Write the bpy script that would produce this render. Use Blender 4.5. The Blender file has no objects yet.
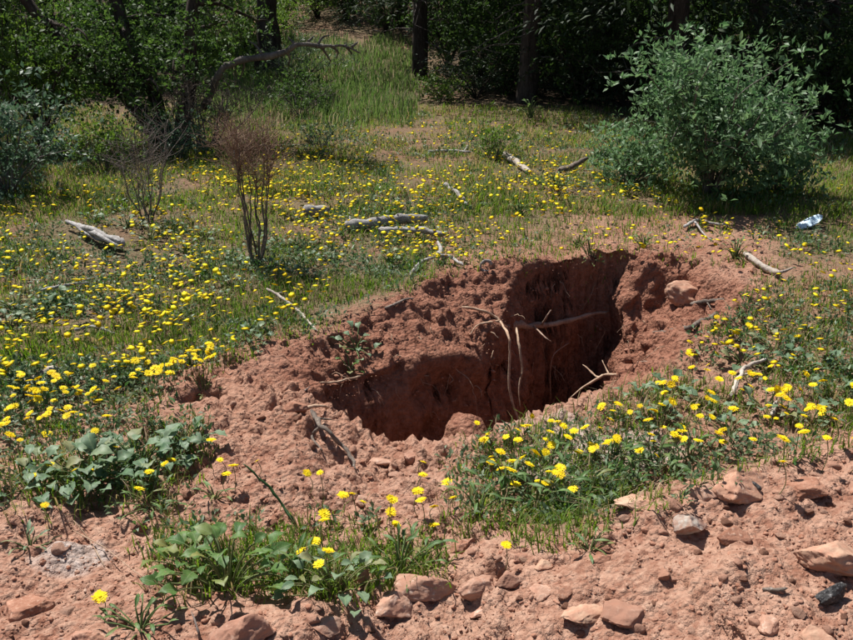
import bpy, math
import numpy as np
from mathutils import Vector, Matrix

# ------------------------------------------------------------------ camera, sky, sun
SC = bpy.context.scene
COL = SC.collection
FPX, PITCH, CAMZ = 837.0, math.radians(20.0), 1.5        # focal length in photo pixels (853 wide)
cam = bpy.data.cameras.new('camera'); camo = bpy.data.objects.new('camera', cam); COL.objects.link(camo)
cam.sensor_fit = 'HORIZONTAL'; cam.angle = 2*math.atan(426.5/FPX); cam.clip_start = 0.05; cam.clip_end = 600
camo.location = (0, 0, CAMZ); camo.rotation_euler = (math.pi/2-PITCH, 0, 0)
SC.camera = camo
SUN_EL, SUN_AZ = math.radians(60), math.radians(-42)      # azimuth from +Y towards +X
sdir = Vector((math.sin(SUN_AZ)*math.cos(SUN_EL), math.cos(SUN_AZ)*math.cos(SUN_EL), math.sin(SUN_EL)))
W = bpy.data.worlds.new('World'); SC.world = W; W.use_nodes = True
sky = W.node_tree.nodes.new('ShaderNodeTexSky'); sky.sky_type = 'NISHITA'; sky.sun_disc = False
sky.sun_elevation = SUN_EL; sky.sun_rotation = SUN_AZ
bgn = W.node_tree.nodes['Background']; bgn.inputs['Strength'].default_value = 0.05
W.node_tree.links.new(sky.outputs[0], bgn.inputs['Color'])
sl = bpy.data.lights.new('sun', 'SUN'); slo = bpy.data.objects.new('sun', sl); COL.objects.link(slo)
sl.energy = 5.0; sl.angle = math.radians(0.53); sl.color = (1.0, 0.96, 0.9)
slo.rotation_euler = sdir.to_track_quat('Z', 'Y').to_euler(); slo.location = (-6, 10, 20)
SC.view_settings.view_transform = 'Standard'; SC.view_settings.look = 'None'
SC.view_settings.exposure = 0.66; SC.view_settings.gamma = 1.0

RNG = np.random.default_rng(7)
CP, SP = math.cos(PITCH), math.sin(PITCH)

# ------------------------------------------------------------------ noise
def _h(ix, iy, iz, s):
    with np.errstate(over='ignore'):
        n = (ix.astype(np.uint32)*np.uint32(374761393) + iy.astype(np.uint32)*np.uint32(668265263)
             + iz.astype(np.uint32)*np.uint32(2246822519) + np.uint32(s*974634 + 12345))
        n = (n ^ (n >> np.uint32(13)))*np.uint32(1274126177)
        n = (n ^ (n >> np.uint32(16)))*np.uint32(2654435761)
        n = n ^ (n >> np.uint32(15))
    return n.astype(np.float64)/4294967295.0
def vnoise(P, f, s=0):
    Q = P*f + 1000.0
    I = np.floor(Q).astype(np.int64); F = Q-I; F = F*F*(3-2*F)
    r = 0
    for dx in (0, 1):
        wx = F[:, 0] if dx else 1-F[:, 0]
        for dy in (0, 1):
            wy = F[:, 1] if dy else 1-F[:, 1]
            for dz in (0, 1):
                wz = F[:, 2] if dz else 1-F[:, 2]
                r = r + wx*wy*wz*_h(I[:, 0]+dx, I[:, 1]+dy, I[:, 2]+dz, s)
    return r*2-1
def fbm(P, f, o=3, s=0, g=0.5):
    r, a = 0, 1.0
    for k in range(o):
        r = r + a*vnoise(P, f*2.03**k, s+k*17); a *= g
    return r
def clods(P, f, s=0, fill=0.7):
    """rounded lumps: one per cell, random size, some cells empty"""
    Q = P*f + 1000.0; I = np.floor(Q).astype(np.int64); best = np.zeros(len(P))
    for dx in (-1, 0, 1):
        for dy in (-1, 0, 1):
            for dz in (-1, 0, 1):
                a, b, c = I[:, 0]+dx, I[:, 1]+dy, I[:, 2]+dz
                rr = _h(a, b, c, s+3)
                R = np.where(rr < fill, 0.25+0.45*_h(a, b, c, s+4), 0.0)
                d2 = (a+_h(a, b, c, s)-Q[:, 0])**2 + (b+_h(a, b, c, s+1)-Q[:, 1])**2 + (c+_h(a, b, c, s+2)-Q[:, 2])**2
                best = np.maximum(best, np.sqrt(np.maximum(0, R*R-d2)))
    return best/f
def P3(x, y, z=None):
    x = np.asarray(x, float).ravel(); y = np.asarray(y, float).ravel()
    return np.stack([x, y, np.zeros_like(x) if z is None else np.asarray(z, float).ravel()], 1)
def sstep(a, b, x):
    t = np.clip((x-a)/(b-a), 0, 1); return t*t*(3-2*t)

# ------------------------------------------------------------------ photo pixel <-> place
def ray(px, py):
    a = (np.asarray(px, float)-426.5)/FPX; b = -(np.asarray(py, float)-320.0)/FPX
    return a, CP+b*SP, -SP+b*CP            # direction (x, y, z)
def onz(px, py, z):
    dx, dy, dz = ray(px, py); t = (z-CAMZ)/dz; return (float(dx*t), float(dy*t))
def ony(px, py, y):
    dx, dy, dz = ray(px, py); t = y/dy; return Vector((float(dx*t), float(y), float(CAMZ+dz*t)))
def proj(x, y, z):
    d = y*CP-(z-CAMZ)*SP; u = y*SP+(z-CAMZ)*CP
    d = np.maximum(d, 0.15)
    return 426.5+FPX*x/d, 320-FPX*u/d

def inpoly(px, py, poly):
    r = np.zeros(px.shape, bool); n = len(poly)
    for i in range(n):
        x0, y0 = poly[i]; x1, y1 = poly[(i+1) % n]
        c = ((y0 > py) != (y1 > py))
        with np.errstate(divide='ignore', invalid='ignore'):
            xi = (x1-x0)*(py-y0)/(y1-y0+1e-12)+x0
        r ^= c & (px < xi)
    return r
def sdpoly(x, y, poly):
    """positive inside"""
    d = np.full(x.shape, 1e9); n = len(poly)
    for i in range(n):
        a = poly[i]; b = poly[(i+1) % n]
        ex, ey = b[0]-a[0], b[1]-a[1]
        t = np.clip(((x-a[0])*ex+(y-a[1])*ey)/(ex*ex+ey*ey), 0, 1)
        d = np.minimum(d, np.hypot(x-a[0]-t*ex, y-a[1]-t*ey))
    return np.where(inpoly(x, y, poly), d, -d)

# bare soil and plant cover, drawn as a plan of patches
GX, GY, GS = -900, -60, 4
gpx, gpy = np.meshgrid(np.arange(GX, 1750, GS), np.arange(GY, 1240, GS))
def patch(img, poly, v): img[inpoly(gpx.astype(float)+.5, gpy.astype(float)+.5, poly)] = v
def blur(img, k, n=2):
    for _ in range(n):
        for ax in (0, 1):
            p = np.pad(img, [(k, k) if a == ax else (0, 0) for a in (0, 1)], mode='edge')
            c = np.cumsum(p, axis=ax); c = np.concatenate([np.zeros_like(np.take(c, [0], ax)), c], ax)
            L = img.shape[ax]
            img = (np.take(c, range(2*k+1, 2*k+1+L), ax)-np.take(c, range(0, L), ax))/(2*k+1)
    return img
veg = np.ones(gpx.shape)
patch(veg, [(560, 205), (770, 205), (790, 262), (560, 262)], .35)
patch(veg, [(385, 130), (440, 130), (450, 165), (380, 160)], .55)
patch(veg, [(440, 160), (500, 165), (480, 205), (430, 200)], .6)
patch(veg, [(400, 235), (560, 225), (600, 262), (450, 285)], .5)
patch(veg, [(-900, 640), (-300, 470), (0, 425), (130, 405), (185, 372), (260, 340), (330, 322), (400, 296), (470, 268), (600, 252),
            (765, 262), (765, 292), (700, 340), (645, 385), (590, 425), (480, 448), (450, 520), (560, 540), (640, 500), (853, 432), (1750, 330), (1750, 1240), (-900, 1240)], 0.0)
patch(veg, [(480, 445), (600, 415), (640, 455), (600, 500), (520, 528), (465, 532), (450, 490)], .34)
patch(veg, [(610, 400), (700, 360), (860, 330), (860, 432), (740, 455), (640, 490), (600, 470)], .4)
patch(veg, [(-200, 430), (190, 415), (200, 470), (140, 500), (-200, 510)], .3)
patch(veg, [(150, 520), (230, 545), (330, 530), (450, 545), (440, 580), (350, 600), (280, 610), (170, 590)], .42)
patch(veg, [(470, 440), (560, 425), (600, 440), (560, 480), (490, 480)], .3)
patch(veg, [(770, 255), (1000, 250), (1000, 335), (853, 335), (700, 362), (690, 345), (765, 295)], .55)
patch(veg, [(600, 400), (700, 345), (760, 300), (790, 330), (700, 380), (620, 425)], .4)
veg = blur(veg, 3)
def sample(img, px, py):
    u = np.clip((px-GX)/GS, 0, img.shape[1]-1.001); v = np.clip((py-GY)/GS, 0, img.shape[0]-1.001)
    i = u.astype(int); j = v.astype(int); a = u-i; b = v-j
    return (img[j, i]*(1-a)+img[j, i+1]*a)*(1-b)+(img[j+1, i]*(1-a)+img[j+1, i+1]*a)*b

# ------------------------------------------------------------------ terrain height
DEEP = [onz(*p) for p in [(310, 396, -.05), (330, 384, -.12), (365, 380, -.16), (400, 378, -.2), (435, 377, -.25), (465, 374, -.3), (494, 371, -.34), (505, 345, -.33),
                          (512, 300, -.14), (524, 283, -.06), (560, 275, -.05), (590, 270, -.05), (622, 267, -.05)]]
DEEP += [(1.17, 4.6), (1.06, 4.1), (.95, 3.75)]
DEEP += [onz(*p) for p in [(642, 383, -.03), (612, 386, -.03), (575, 400, -.05), (545, 408, -.05), (520, 420, -.06), (490, 428, -.1), (466, 420, -.12), (445, 424, -.12), (418, 438, -.1), (385, 442, -.08), (350, 430, -.06), (322, 410, -.04)]]
RIM = [onz(px, py, 0) for px, py in [(262, 372), (290, 352), (330, 338), (360, 322), (400, 303), (430, 290), (462, 280), (505, 272), (560, 266), (622, 260), (660, 262), (700, 268),
                                     (742, 296), (735, 318), (690, 345), (655, 382), (610, 395), (560, 412), (520, 428), (450, 440), (385, 450), (330, 432), (285, 400)]]
CREST = [onz(*p) for p in [(1500, 330, .32), (1100, 385, .32), (853, 438, .27), (800, 446, .26), (740, 462, .25), (680, 482, .22), (620, 500, .18), (570, 528, .12), (520, 550, .08), (450, 572, .05), (380, 592, .03), (300, 612, .02), (150, 640, .01), (-200, 700, 0)]]
CRH = [.32, .32, .27, .26, .25, .22, .18, .12, .08, .05, .03, .02, .01, 0]
def softp(t, w): return w*np.log1p(np.exp(np.clip(t/w, -30, 30)))
def Hsmooth(x, y):
    z = 0.02*softp(y-6, 1.0) + 0.115*softp(y-14.5, 1.0) + 0.22*softp(y-30, 2.0) - 0.33*softp(y-75, 8.0)
    z = z + .05*vnoise(P3(x, y), .55, 5).reshape(x.shape)*sstep(5.5, 8, y) + .3*vnoise(P3(x, y), .12, 6).reshape(x.shape)*sstep(13, 30, y)
    z = z + 0.03*softp(-x-5, 1.0)
    # spoil bank in front
    d = np.full(x.shape, 1e9); s = np.zeros(x.shape); hh = np.zeros(x.shape)
    for i in range(len(CREST)-1):
        a, b = CREST[i], CREST[i+1]; ex, ey = b[0]-a[0], b[1]-a[1]
        t = np.clip(((x-a[0])*ex+(y-a[1])*ey)/(ex*ex+ey*ey), 0, 1)
        di = np.hypot(x-a[0]-t*ex, y-a[1]-t*ey); cr = ex*(y-a[1])-ey*(x-a[0])
        m = di < d
        d = np.where(m, di, d); s = np.where(m, np.sign(cr), s); hh = np.where(m, CRH[i]*(1-t)+CRH[i+1]*t, hh)
    sd = d*s                                   # positive on the camera's side
    near = (y < 4.5)
    z = z + np.where(near, hh*sstep(-.22, .06, sd)-.03*np.clip(sd, 0, 2.5), 0)
    # the dug pit
    sr = sdpoly(x, y, RIM); sdp = sdpoly(x, y, DEEP)
    wob = .035*vnoise(P3(x, y), 5, 31).reshape(x.shape)+.02*vnoise(P3(x, y), 14, 32).reshape(x.shape)
    ze = -np.clip(np.maximum(sr+wob, 0)*.52, 0, .36)
    right = sstep(.9, 1.15, x)
    ze = ze*(1-right)+(-np.clip(np.maximum(sr+wob, 0)*1.15, 0, .62))*right
    lip = .05*np.exp(-(np.minimum(sr, 0)/.16)**2)*sstep(3.6, 4.2, y)     # raised broken edge
    floor = -1.05+.10*vnoise(P3(x, y), 2.5, 33).reshape(x.shape)+.86*np.exp(-(((x-.17)/.22)**2+((y-3.44)/.26)**2))+.3*np.exp(-(((x+.35)/.3)**2+((y-3.2)/.3)**2))
    k = sstep(-.02, .12, sdp+.05*vnoise(P3(x, y), 3.5, 31).reshape(x.shape))
    z = z+lip+ze
    z = z*(1-k)+floor*k
    # a small scooped hole to the left
    hx, hy = HOLE
    q = np.hypot((x-hx)/.13, (y-hy)/.10)
    z = z-.13*sstep(1.15, .55, q+wob*4)
    return z
HOLE = onz(206, 408, -.05)
def axis(lo, d0, d1, hi, step, g):
    mid = list(np.arange(d0, d1+1e-6, step)); r = []
    s, v = step, d1
    while v < hi: s *= g; v += s; r.append(v)
    l = []; s, v = step, d0
    while v > lo: s *= g; v -= s; l.append(v)
    return np.array(l[::-1]+mid+r)
AX = axis(-130, -1.85, 2.05, 130, .0115, 1.06)
AY = axis(-60, 1.9, 5.45, 150, .0115, 1.052)
X, Y = np.meshgrid(AX, AY)
Zs = Hsmooth(X, Y)
ppx, ppy = proj(X, Y, np.clip(Zs, -.2, 9))
front = Y > .6
VEG = np.where(front, sample(veg, ppx, ppy), 0.3)
SRIM = sdpoly(X, Y, RIM)
VEG = np.where(SRIM > .03, 0, VEG)
inn = (np.abs(X) < 4.5) & (Y > .5) & (Y < 8)
dzy, dzx = np.gradient(Zs, AY, AX)
N = np.stack([-dzx, -dzy, np.ones_like(Zs)], -1); N /= np.linalg.norm(N, axis=-1, keepdims=True)
V = np.stack([X, Y, Zs], -1)
bare = 1-np.clip(VEG*1.3, 0, 1)
idx = np.where(inn.ravel())[0]
Pq = V.reshape(-1, 3)[idx]
fine = (np.abs(Pq[:, 0]) < 2.6) & (Pq[:, 1] > 1.4) & (Pq[:, 1] < 6.3)
steep = 1-N.reshape(-1, 3)[idx][:, 2]
D = .035*fbm(Pq, 2.3, 3, 40)+.016*fbm(Pq, 11, 3, 50)
c1 = np.zeros(len(Pq)); c2 = c1.copy(); c3 = c1.copy()
lump = .55+.55*sstep(-.2, .5, vnoise(Pq, 1.7, 77))                # smooth and cloddy areas alternate
c1[fine] = clods(Pq[fine], 7.0, 60, .5); c2[fine] = clods(Pq[fine]+.3*0, 15.0, 70, .6); c3[fine] = clods(Pq[fine], 30.0, 80, .7)
inpit = (SRIM.ravel()[idx] > -.12)
bb = bare.ravel()[idx]
slope_zone = inpit & (steep < .5)
D = D*(.35+.65*bb) + bb*lump*(.34*c1*(1-.55*slope_zone)+.62*c2*(1+.15*slope_zone)+.75*c3*(1+.9*slope_zone)+.009*fbm(Pq, 34, 2, 97)*(1+slope_zone)) + np.where(inpit, .045*fbm(Pq, 6.5, 4, 90, .6)*(.3+.7*steep), 0)
# rills and cut marks down the walls
Pw = Pq*np.array([1, 1, .6])
D = D + np.where(steep > .4, .012*fbm(Pw, 14, 2, 95)+.035*fbm(Pq*np.array([.6, .6, 1.6]), 7, 3, 96), 0)
V.reshape(-1, 3)[idx] += N.reshape(-1, 3)[idx]*D[:, None]
ZG = V[..., 2].copy()
def Hq(x, y):
    x = np.asarray(x, float); y = np.asarray(y, float)
    i = np.clip(np.searchsorted(AX, x)-1, 0, len(AX)-2); j = np.clip(np.searchsorted(AY, y)-1, 0, len(AY)-2)
    a = np.clip((x-AX[i])/(AX[i+1]-AX[i]), 0, 1); b = np.clip((y-AY[j])/(AY[j+1]-AY[j]), 0, 1)
    return (ZG[j, i]*(1-a)+ZG[j, i+1]*a)*(1-b)+(ZG[j+1, i]*(1-a)+ZG[j+1, i+1]*a)*b
TS = np.concatenate([np.linspace(1.2, 8, 250), np.geomspace(8.03, 80, 130)])
def at(px, py, h=0.0):
    """ground point (raised by h) that a photo pixel looks at"""
    px = np.atleast_1d(np.asarray(px, float)); py = np.atleast_1d(np.asarray(py, float)); h = np.broadcast_to(h, px.shape)
    dx, dy, dz = ray(px, py)
    lo = np.full(px.shape, 1.0); hi = np.full(px.shape, 80.0); done = np.zeros(px.shape, bool); last = lo.copy()
    for t in TS:
        hit = (~done) & (CAMZ+dz*t < Hq(dx*t, dy*t)+h)
        hi[hit] = t; lo[hit] = last[hit]; done |= hit; last[:] = t
    for _ in range(9):
        m = .5*(lo+hi); u = CAMZ+dz*m < Hq(dx*m, dy*m)+h
        hi = np.where(u, m, hi); lo = np.where(u, lo, m)
    x, y = dx*hi, dy*hi
    return np.stack([x, y, Hq(x, y)], 1)
def at1(px, py, h=0.0):
    p = at([px], [py], h)[0]; return Vector((float(p[0]), float(p[1]), float(p[2])+h))

# ------------------------------------------------------------------ materials
def nodes(name):
    m = bpy.data.materials.new(name); m.use_nodes = True; nt = m.node_tree; nt.nodes.clear()
    out = nt.nodes.new('ShaderNodeOutputMaterial'); return m, nt, out
def nd(nt, t, **kw):
    n = nt.nodes.new('ShaderNode'+t)
    for k, v in kw.items():
        if k in n.inputs: n.inputs[k].default_value = v
        else: setattr(n, k, v)
    return n
def mixc(nt, fac, a, b):
    n = nt.nodes.new('ShaderNodeMix'); n.data_type = 'RGBA'
    for s, v in ((0, fac), (6, a), (7, b)):
        if hasattr(v, 'is_output') or isinstance(v, bpy.types.NodeSocket): nt.links.new(v, n.inputs[s])
        else: n.inputs[s].default_value = v if s == 0 else (*v, 1)
    return n.outputs[2]
def rng_(nt, sock, a, b, lo=0., hi=1.):
    n = nt.nodes.new('ShaderNodeMapRange'); nt.links.new(sock, n.inputs[0])
    for i, v in enumerate((a, b, lo, hi)): n.inputs[i+1].default_value = v
    return n.outputs[0]
def noise(nt, sc, det=4, vec=None, rough=.55):
    n = nd(nt, 'TexNoise', Scale=sc, Detail=det, Roughness=rough)
    if vec is not None: nt.links.new(vec, n.inputs['Vector'])
    return n.outputs[0]
def objco(nt): return nt.nodes.new('ShaderNodeTexCoord').outputs['Object']
def geoco(nt): return nt.nodes.new('ShaderNodeNewGeometry').outputs['Position']

def mat_ground():
    m, nt, out = nodes('red_clay_soil'); L = nt.links
    co = geoco(nt)
    b = nd(nt, 'BsdfPrincipled', Roughness=.95); b.inputs['Specular IOR Level'].default_value = .12
    av = nd(nt, 'Attribute', attribute_name='veg').outputs['Fac']
    asub = nd(nt, 'Attribute', attribute_name='sub').outputs['Fac']
    aash = nd(nt, 'Attribute', attribute_name='ash').outputs['Fac']
    adust = nd(nt, 'Attribute', attribute_name='dust').outputs['Fac']
    aduff = nd(nt, 'Attribute', attribute_name='duff').outputs['Fac']
    n1 = noise(nt, 3.2, 5, co); n2 = noise(nt, 26, 5, co, .65); n3 = noise(nt, 130, 3, co, .7)
    dirt = mixc(nt, rng_(nt, n1, .34, .68), (.24, .108, .069), (.33, .172, .118))
    dirt = mixc(nt, rng_(nt, n2, .42, .75), dirt, (.41, .245, .175))
    dirt = mixc(nt, rng_(nt, n2, .45, .28, 0, .65), dirt, (.15, .06, .038))
    dirt = mixc(nt, rng_(nt, n3, .62, .8, 0, .55), dirt, (.50, .37, .28))
    big = noise(nt, .9, 3, co)
    dirt = mixc(nt, rng_(nt, big, .45, .65, 0, .4), dirt, (.38, .235, .165))
    dirt = mixc(nt, rng_(nt, big, .52, .35, 0, .35), dirt, (.20, .085, .055))
    dm = nd(nt, 'Math', operation='MULTIPLY'); L.new(adust, dm.inputs[0]); L.new(rng_(nt, n2, .36, .66, .0, .6), dm.inputs[1])
    dirt = mixc(nt, dm.outputs[0], dirt, mixc(nt, rng_(nt, n3, .35, .65), (.36, .21, .15), (.50, .33, .245)))
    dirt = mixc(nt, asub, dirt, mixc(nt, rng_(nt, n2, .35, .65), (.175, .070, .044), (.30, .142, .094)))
    lit = mixc(nt, rng_(nt, n2, .35, .65), (.075, .055, .032), (.19, .145, .085))
    lit = mixc(nt, rng_(nt, noise(nt, 1.7, 4, co), .5, .62, 0, .75), lit, (.21, .115, .075))
    lit = mixc(nt, rng_(nt, n1, .4, .65, 0, .5), lit, (.085, .085, .04))
    lit = mixc(nt, rng_(nt, n3, .55, .75, 0, .7), lit, (.34, .27, .19))
    vb = nd(nt, 'Math', operation='ADD'); L.new(av, vb.inputs[0]); L.new(rng_(nt, n2, .3, .7, -.35, .35), vb.inputs[1])
    c = mixc(nt, rng_(nt, vb.outputs[0], .25, .85, 0, .9), dirt, lit)
    c = mixc(nt, rng_(nt, aash, 0, 1), c, mixc(nt, rng_(nt, n2, .35, .7), (.30, .22, .18), (.48, .43, .40)))
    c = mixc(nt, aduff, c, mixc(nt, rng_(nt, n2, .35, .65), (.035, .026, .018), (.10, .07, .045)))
    L.new(c, b.inputs['Base Color'])
    v1 = nd(nt, 'TexVoronoi', Scale=55.); L.new(co, v1.inputs['Vector'])
    ad = nd(nt, 'Math', operation='MULTIPLY_ADD'); L.new(v1.outputs['Distance'], ad.inputs[0]); ad.inputs[1].default_value = -.6; L.new(n2, ad.inputs[2])
    ad2 = nd(nt, 'Math', operation='MULTIPLY_ADD'); L.new(n3, ad2.inputs[0]); ad2.inputs[1].default_value = .35; L.new(ad.outputs[0], ad2.inputs[2])
    bp = nd(nt, 'Bump', Strength=1., Distance=.018); L.new(ad2.outputs[0], bp.inputs['Height']); L.new(bp.outputs[0], b.inputs['Normal'])
    L.new(b.outputs[0], out.inputs[0]); return m
def mat_solid(name, c1, c2, sc=20, rough=.9, bump=.4, bd=.004, c3=None, spec=.2, stretch=None, seedattr=False):
    m, nt, out = nodes(name); L = nt.links
    co = objco(nt)
    oi = nt.nodes.new('ShaderNodeObjectInfo').outputs['Random']
    va = nd(nt, 'VectorMath', operation='ADD'); L.new(co, va.inputs[0]); L.new(rng_(nt, oi, 0, 1, 0, 40), va.inputs[1]); co = va.outputs[0]
    if stretch:
        mp = nd(nt, 'Mapping'); mp.inputs['Scale'].default_value = stretch; L.new(co, mp.inputs[0]); co = mp.outputs[0]
    b = nd(nt, 'BsdfPrincipled', Roughness=rough); b.inputs['Specular IOR Level'].default_value = spec
    n1 = noise(nt, sc, 6, co, .62); n2 = noise(nt, sc*6, 4, co, .6)
    c = mixc(nt, rng_(nt, n1, .33, .67), c1, c2)
    if c3: c = mixc(nt, rng_(nt, n2, .55, .72, 0, .8), c, c3)
    if 'stone' in name:
        c = mixc(nt, rng_(nt, noise(nt, 30, 5, co, .7), .40, .62, 0, .85), c, (.34, .17, .115))
    hv = nd(nt, 'HueSaturation'); L.new(c, hv.inputs['Color']); L.new(rng_(nt, oi, 0, 1, .82, 1.16), hv.inputs['Value'])
    L.new(hv.outputs[0], b.inputs['Base Color'])
    ad = nd(nt, 'Math', operation='MULTIPLY_ADD'); L.new(n2, ad.inputs[0]); ad.inputs[1].default_value = .5; L.new(n1, ad.inputs[2])
    bp = nd(nt, 'Bump', Strength=bump, Distance=bd); L.new(ad.outputs[0], bp.inputs['Height']); L.new(bp.outputs[0], b.inputs['Normal'])
    L.new(b.outputs[0], out.inputs[0]); return m
def mat_leaf(name, c1, c2, trans=.35, rough=.45, spec=.35, c3=None, objrand=False):
    m, nt, out = nodes(name); L = nt.links
    r = nt.nodes.new('ShaderNodeObjectInfo').outputs['Random'] if objrand else nd(nt, 'Attribute', attribute_name='rnd').outputs['Fac']
    c = mixc(nt, r, c1, c2)
    if c3: c = mixc(nt, rng_(nt, r, .8, .95), c, c3)
    if objrand and 'stem' not in name:
        sx = nt.nodes.new('ShaderNodeSeparateXYZ'); L.new(objco(nt), sx.inputs[0])
        ab = nd(nt, 'Math', operation='ABSOLUTE'); L.new(sx.outputs[0], ab.inputs[0])
        ph = nd(nt, 'Math', operation='MULTIPLY_ADD'); L.new(ab.outputs[0], ph.inputs[0]); ph.inputs[1].default_value = -.7; L.new(sx.outputs[1], ph.inputs[2])
        sn = nd(nt, 'Math', operation='MULTIPLY'); L.new(ph.outputs[0], sn.inputs[0]); sn.inputs[1].default_value = 46.
        si = nd(nt, 'Math', operation='SINE'); L.new(sn.outputs[0], si.inputs[0])
        mxv = nd(nt, 'Math', operation='MAXIMUM'); L.new(rng_(nt, ab.outputs[0], .03, .01), mxv.inputs[0]); L.new(rng_(nt, si.outputs[0], .75, 1., 0, .5), mxv.inputs[1])
        c = mixc(nt, rng_(nt, mxv.outputs[0], 0, 1, 0, .5), c, (.26, .33, .17))
        c = mixc(nt, rng_(nt, noise(nt, 95, 3, geoco(nt)), .64, .72, 0, .7), c, (.27, .20, .11))
    if 'petal' in name:
        oi = nt.nodes.new('ShaderNodeObjectInfo').outputs['Random']
        c = mixc(nt, rng_(nt, oi, .7, 1., 0, .6), c, (.70, .44, .008))
    n2 = noise(nt, 60, 3, geoco(nt))
    hv = nd(nt, 'HueSaturation'); L.new(c, hv.inputs['Color']); L.new(rng_(nt, n2, .3, .7, .75, 1.25), hv.inputs['Value'])
    b = nd(nt, 'BsdfPrincipled', Roughness=rough); b.inputs['Specular IOR Level'].default_value = spec
    L.new(hv.outputs[0], b.inputs['Base Color'])
    if trans <= 0: L.new(b.outputs[0], out.inputs[0]); return m
    t = nd(nt, 'BsdfTranslucent'); h2 = nd(nt, 'HueSaturation', Saturation=1.15, Value=1.1); L.new(hv.outputs[0], h2.inputs['Color']); L.new(h2.outputs[0], t.inputs['Color'])
    mx = nd(nt, 'MixShader'); mx.inputs[0].default_value = trans; L.new(b.outputs[0], mx.inputs[1]); L.new(t.outputs[0], mx.inputs[2])
    L.new(mx.outputs[0], out.inputs[0]); return m
M = dict(
    ground=mat_ground(),
    clod=mat_solid('red_clay_clod', (.215, .096, .061), (.36, .19, .13), 18, .95, .9, .008, (.45, .30, .225), .1),
    rock_pink=mat_solid('pale_pink_stone', (.33, .185, .13), (.46, .295, .215), 9, .9, .9, .006, (.66, .54, .45)),
    rock_red=mat_solid('red_brown_stone', (.24, .125, .085), (.37, .215, .155), 9, .88, .7, .006, (.50, .33, .25)),
    rock_white=mat_solid('chalky_grey_stone', (.36, .32, .275), (.52, .485, .43), 12, .85, .9, .005, (.40, .31, .25)),
    rock_tan=mat_solid('cream_tan_stone', (.34, .20, .135), (.48, .33, .235), 9, .9, .9, .006, (.35, .20, .13)),
    rock_orange=mat_solid('orange_sandstone', (.33, .17, .11), (.47, .29, .20), 12, .85, .8, .006, (.62, .48, .38)),
    char=mat_solid('charred_wood', (.012, .012, .014), (.05, .047, .045), 25, .7, 1., .008, (.25, .24, .24), .4),
    wood=mat_solid('weathered_grey_wood', (.17, .15, .14), (.40, .385, .37), 16, .95, 1., .01, (.58, .565, .55)),
    wood_pale=mat_solid('bleached_wood', (.27, .22, .18), (.50, .45, .39), 18, .95, 1., .008, (.16, .11, .085)),
    wood_dark=mat_solid('dark_old_wood', (.055, .042, .035), (.20, .16, .13), 16, .9, .9, .005, (.36, .31, .27)),
    root=mat_solid('clay_stained_root', (.19, .115, .085), (.37, .265, .205), 20, .9, .8, .004, (.58, .46, .36)),
    root_pale=mat_solid('pale_dry_root', (.26, .155, .10), (.48, .36, .26), 25, .9, .9, .004, (.22, .11, .07)),
    bark=mat_solid('dark_bark', (.018, .014, .012), (.075, .06, .05), 9, .95, 1., .02, (.12, .10, .09), .1, (1, 1, .25)),
    bark_grey=mat_solid('grey_bark', (.06, .05, .045), (.17, .15, .135), 12, .95, .9, .01, (.26, .24, .22), .1, (1, 1, .3)),
    twig_red=mat_solid('red_brown_twig', (.14, .085, .06), (.27, .18, .135), 20, .9, .4, .003),
    twig_grey=mat_solid('grey_brown_twig', (.10, .08, .07), (.24, .20, .18), 20, .9, .4, .003),
    paper=mat_solid('pale_blue_plastic', (.50, .66, .78), (.66, .78, .86), 12, .5, .3, .003, None, .4),
    grass=mat_leaf('meadow_grass', (.065, .135, .018), (.20, .29, .055), .5, .55, .2, (.32, .25, .13)),
    pale_grass=mat_leaf('pale_tall_grass', (.07, .135, .035), (.18, .25, .09), .45, .6, .15, (.30, .26, .17)),
    forb=mat_leaf('grey_green_groundcover', (.055, .10, .045), (.15, .20, .105), .33, .5, .3),
    dry=mat_leaf('dry_straw', (.20, .14, .085), (.42, .33, .21), .25, .7, .1),
    broad=mat_leaf('broad_leaf', (.06, .14, .035), (.16, .27, .08), .42, .5, .28, (.24, .25, .08), True),
    greyleaf=mat_leaf('grey_green_leaf', (.085, .16, .085), (.22, .30, .185), .33, .52, .3, (.25, .25, .12), True),
    strap=mat_leaf('strap_leaf', (.04, .10, .03), (.10, .19, .06), .35, .45, .35),
    stem=mat_leaf('green_stem', (.08, .13, .04), (.14, .15, .06), .0, .6, .2, None, True),
    petal=mat_leaf('yellow_petal', (.80, .58, .008), (.95, .84, .03), .3, .6, .15),
    petal_c=mat_leaf('deep_yellow_centre', (.80, .54, .01), (.86, .62, .015), .1, .7, .1),
    bushleaf=mat_leaf('blue_green_shrub_leaf', (.05, .125, .048), (.20, .305, .155), .4, .5, .3),
    bushleaf_o=mat_leaf('blue_green_shrub_leaf_big', (.05, .125, .048), (.20, .305, .155), .4, .5, .3, None, True),
    blueleaf=mat_leaf('dusty_blue_leaf', (.04, .09, .045), (.13, .195, .125), .33, .5, .3),
    oak=mat_leaf('dark_oak_leaf', (.028, .062, .018), (.10, .165, .045), .45, .55, .22),
    lime=mat_leaf('sunny_green_leaf', (.06, .12, .02), (.16, .24, .06), .45, .5, .3),  # bright leaf green; also carries the tall left bush's sunlit look
    conifer=mat_leaf('dark_needle_spray', (.012, .024, .011), (.035, .055, .024), .2, .6, .2),
)

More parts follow.
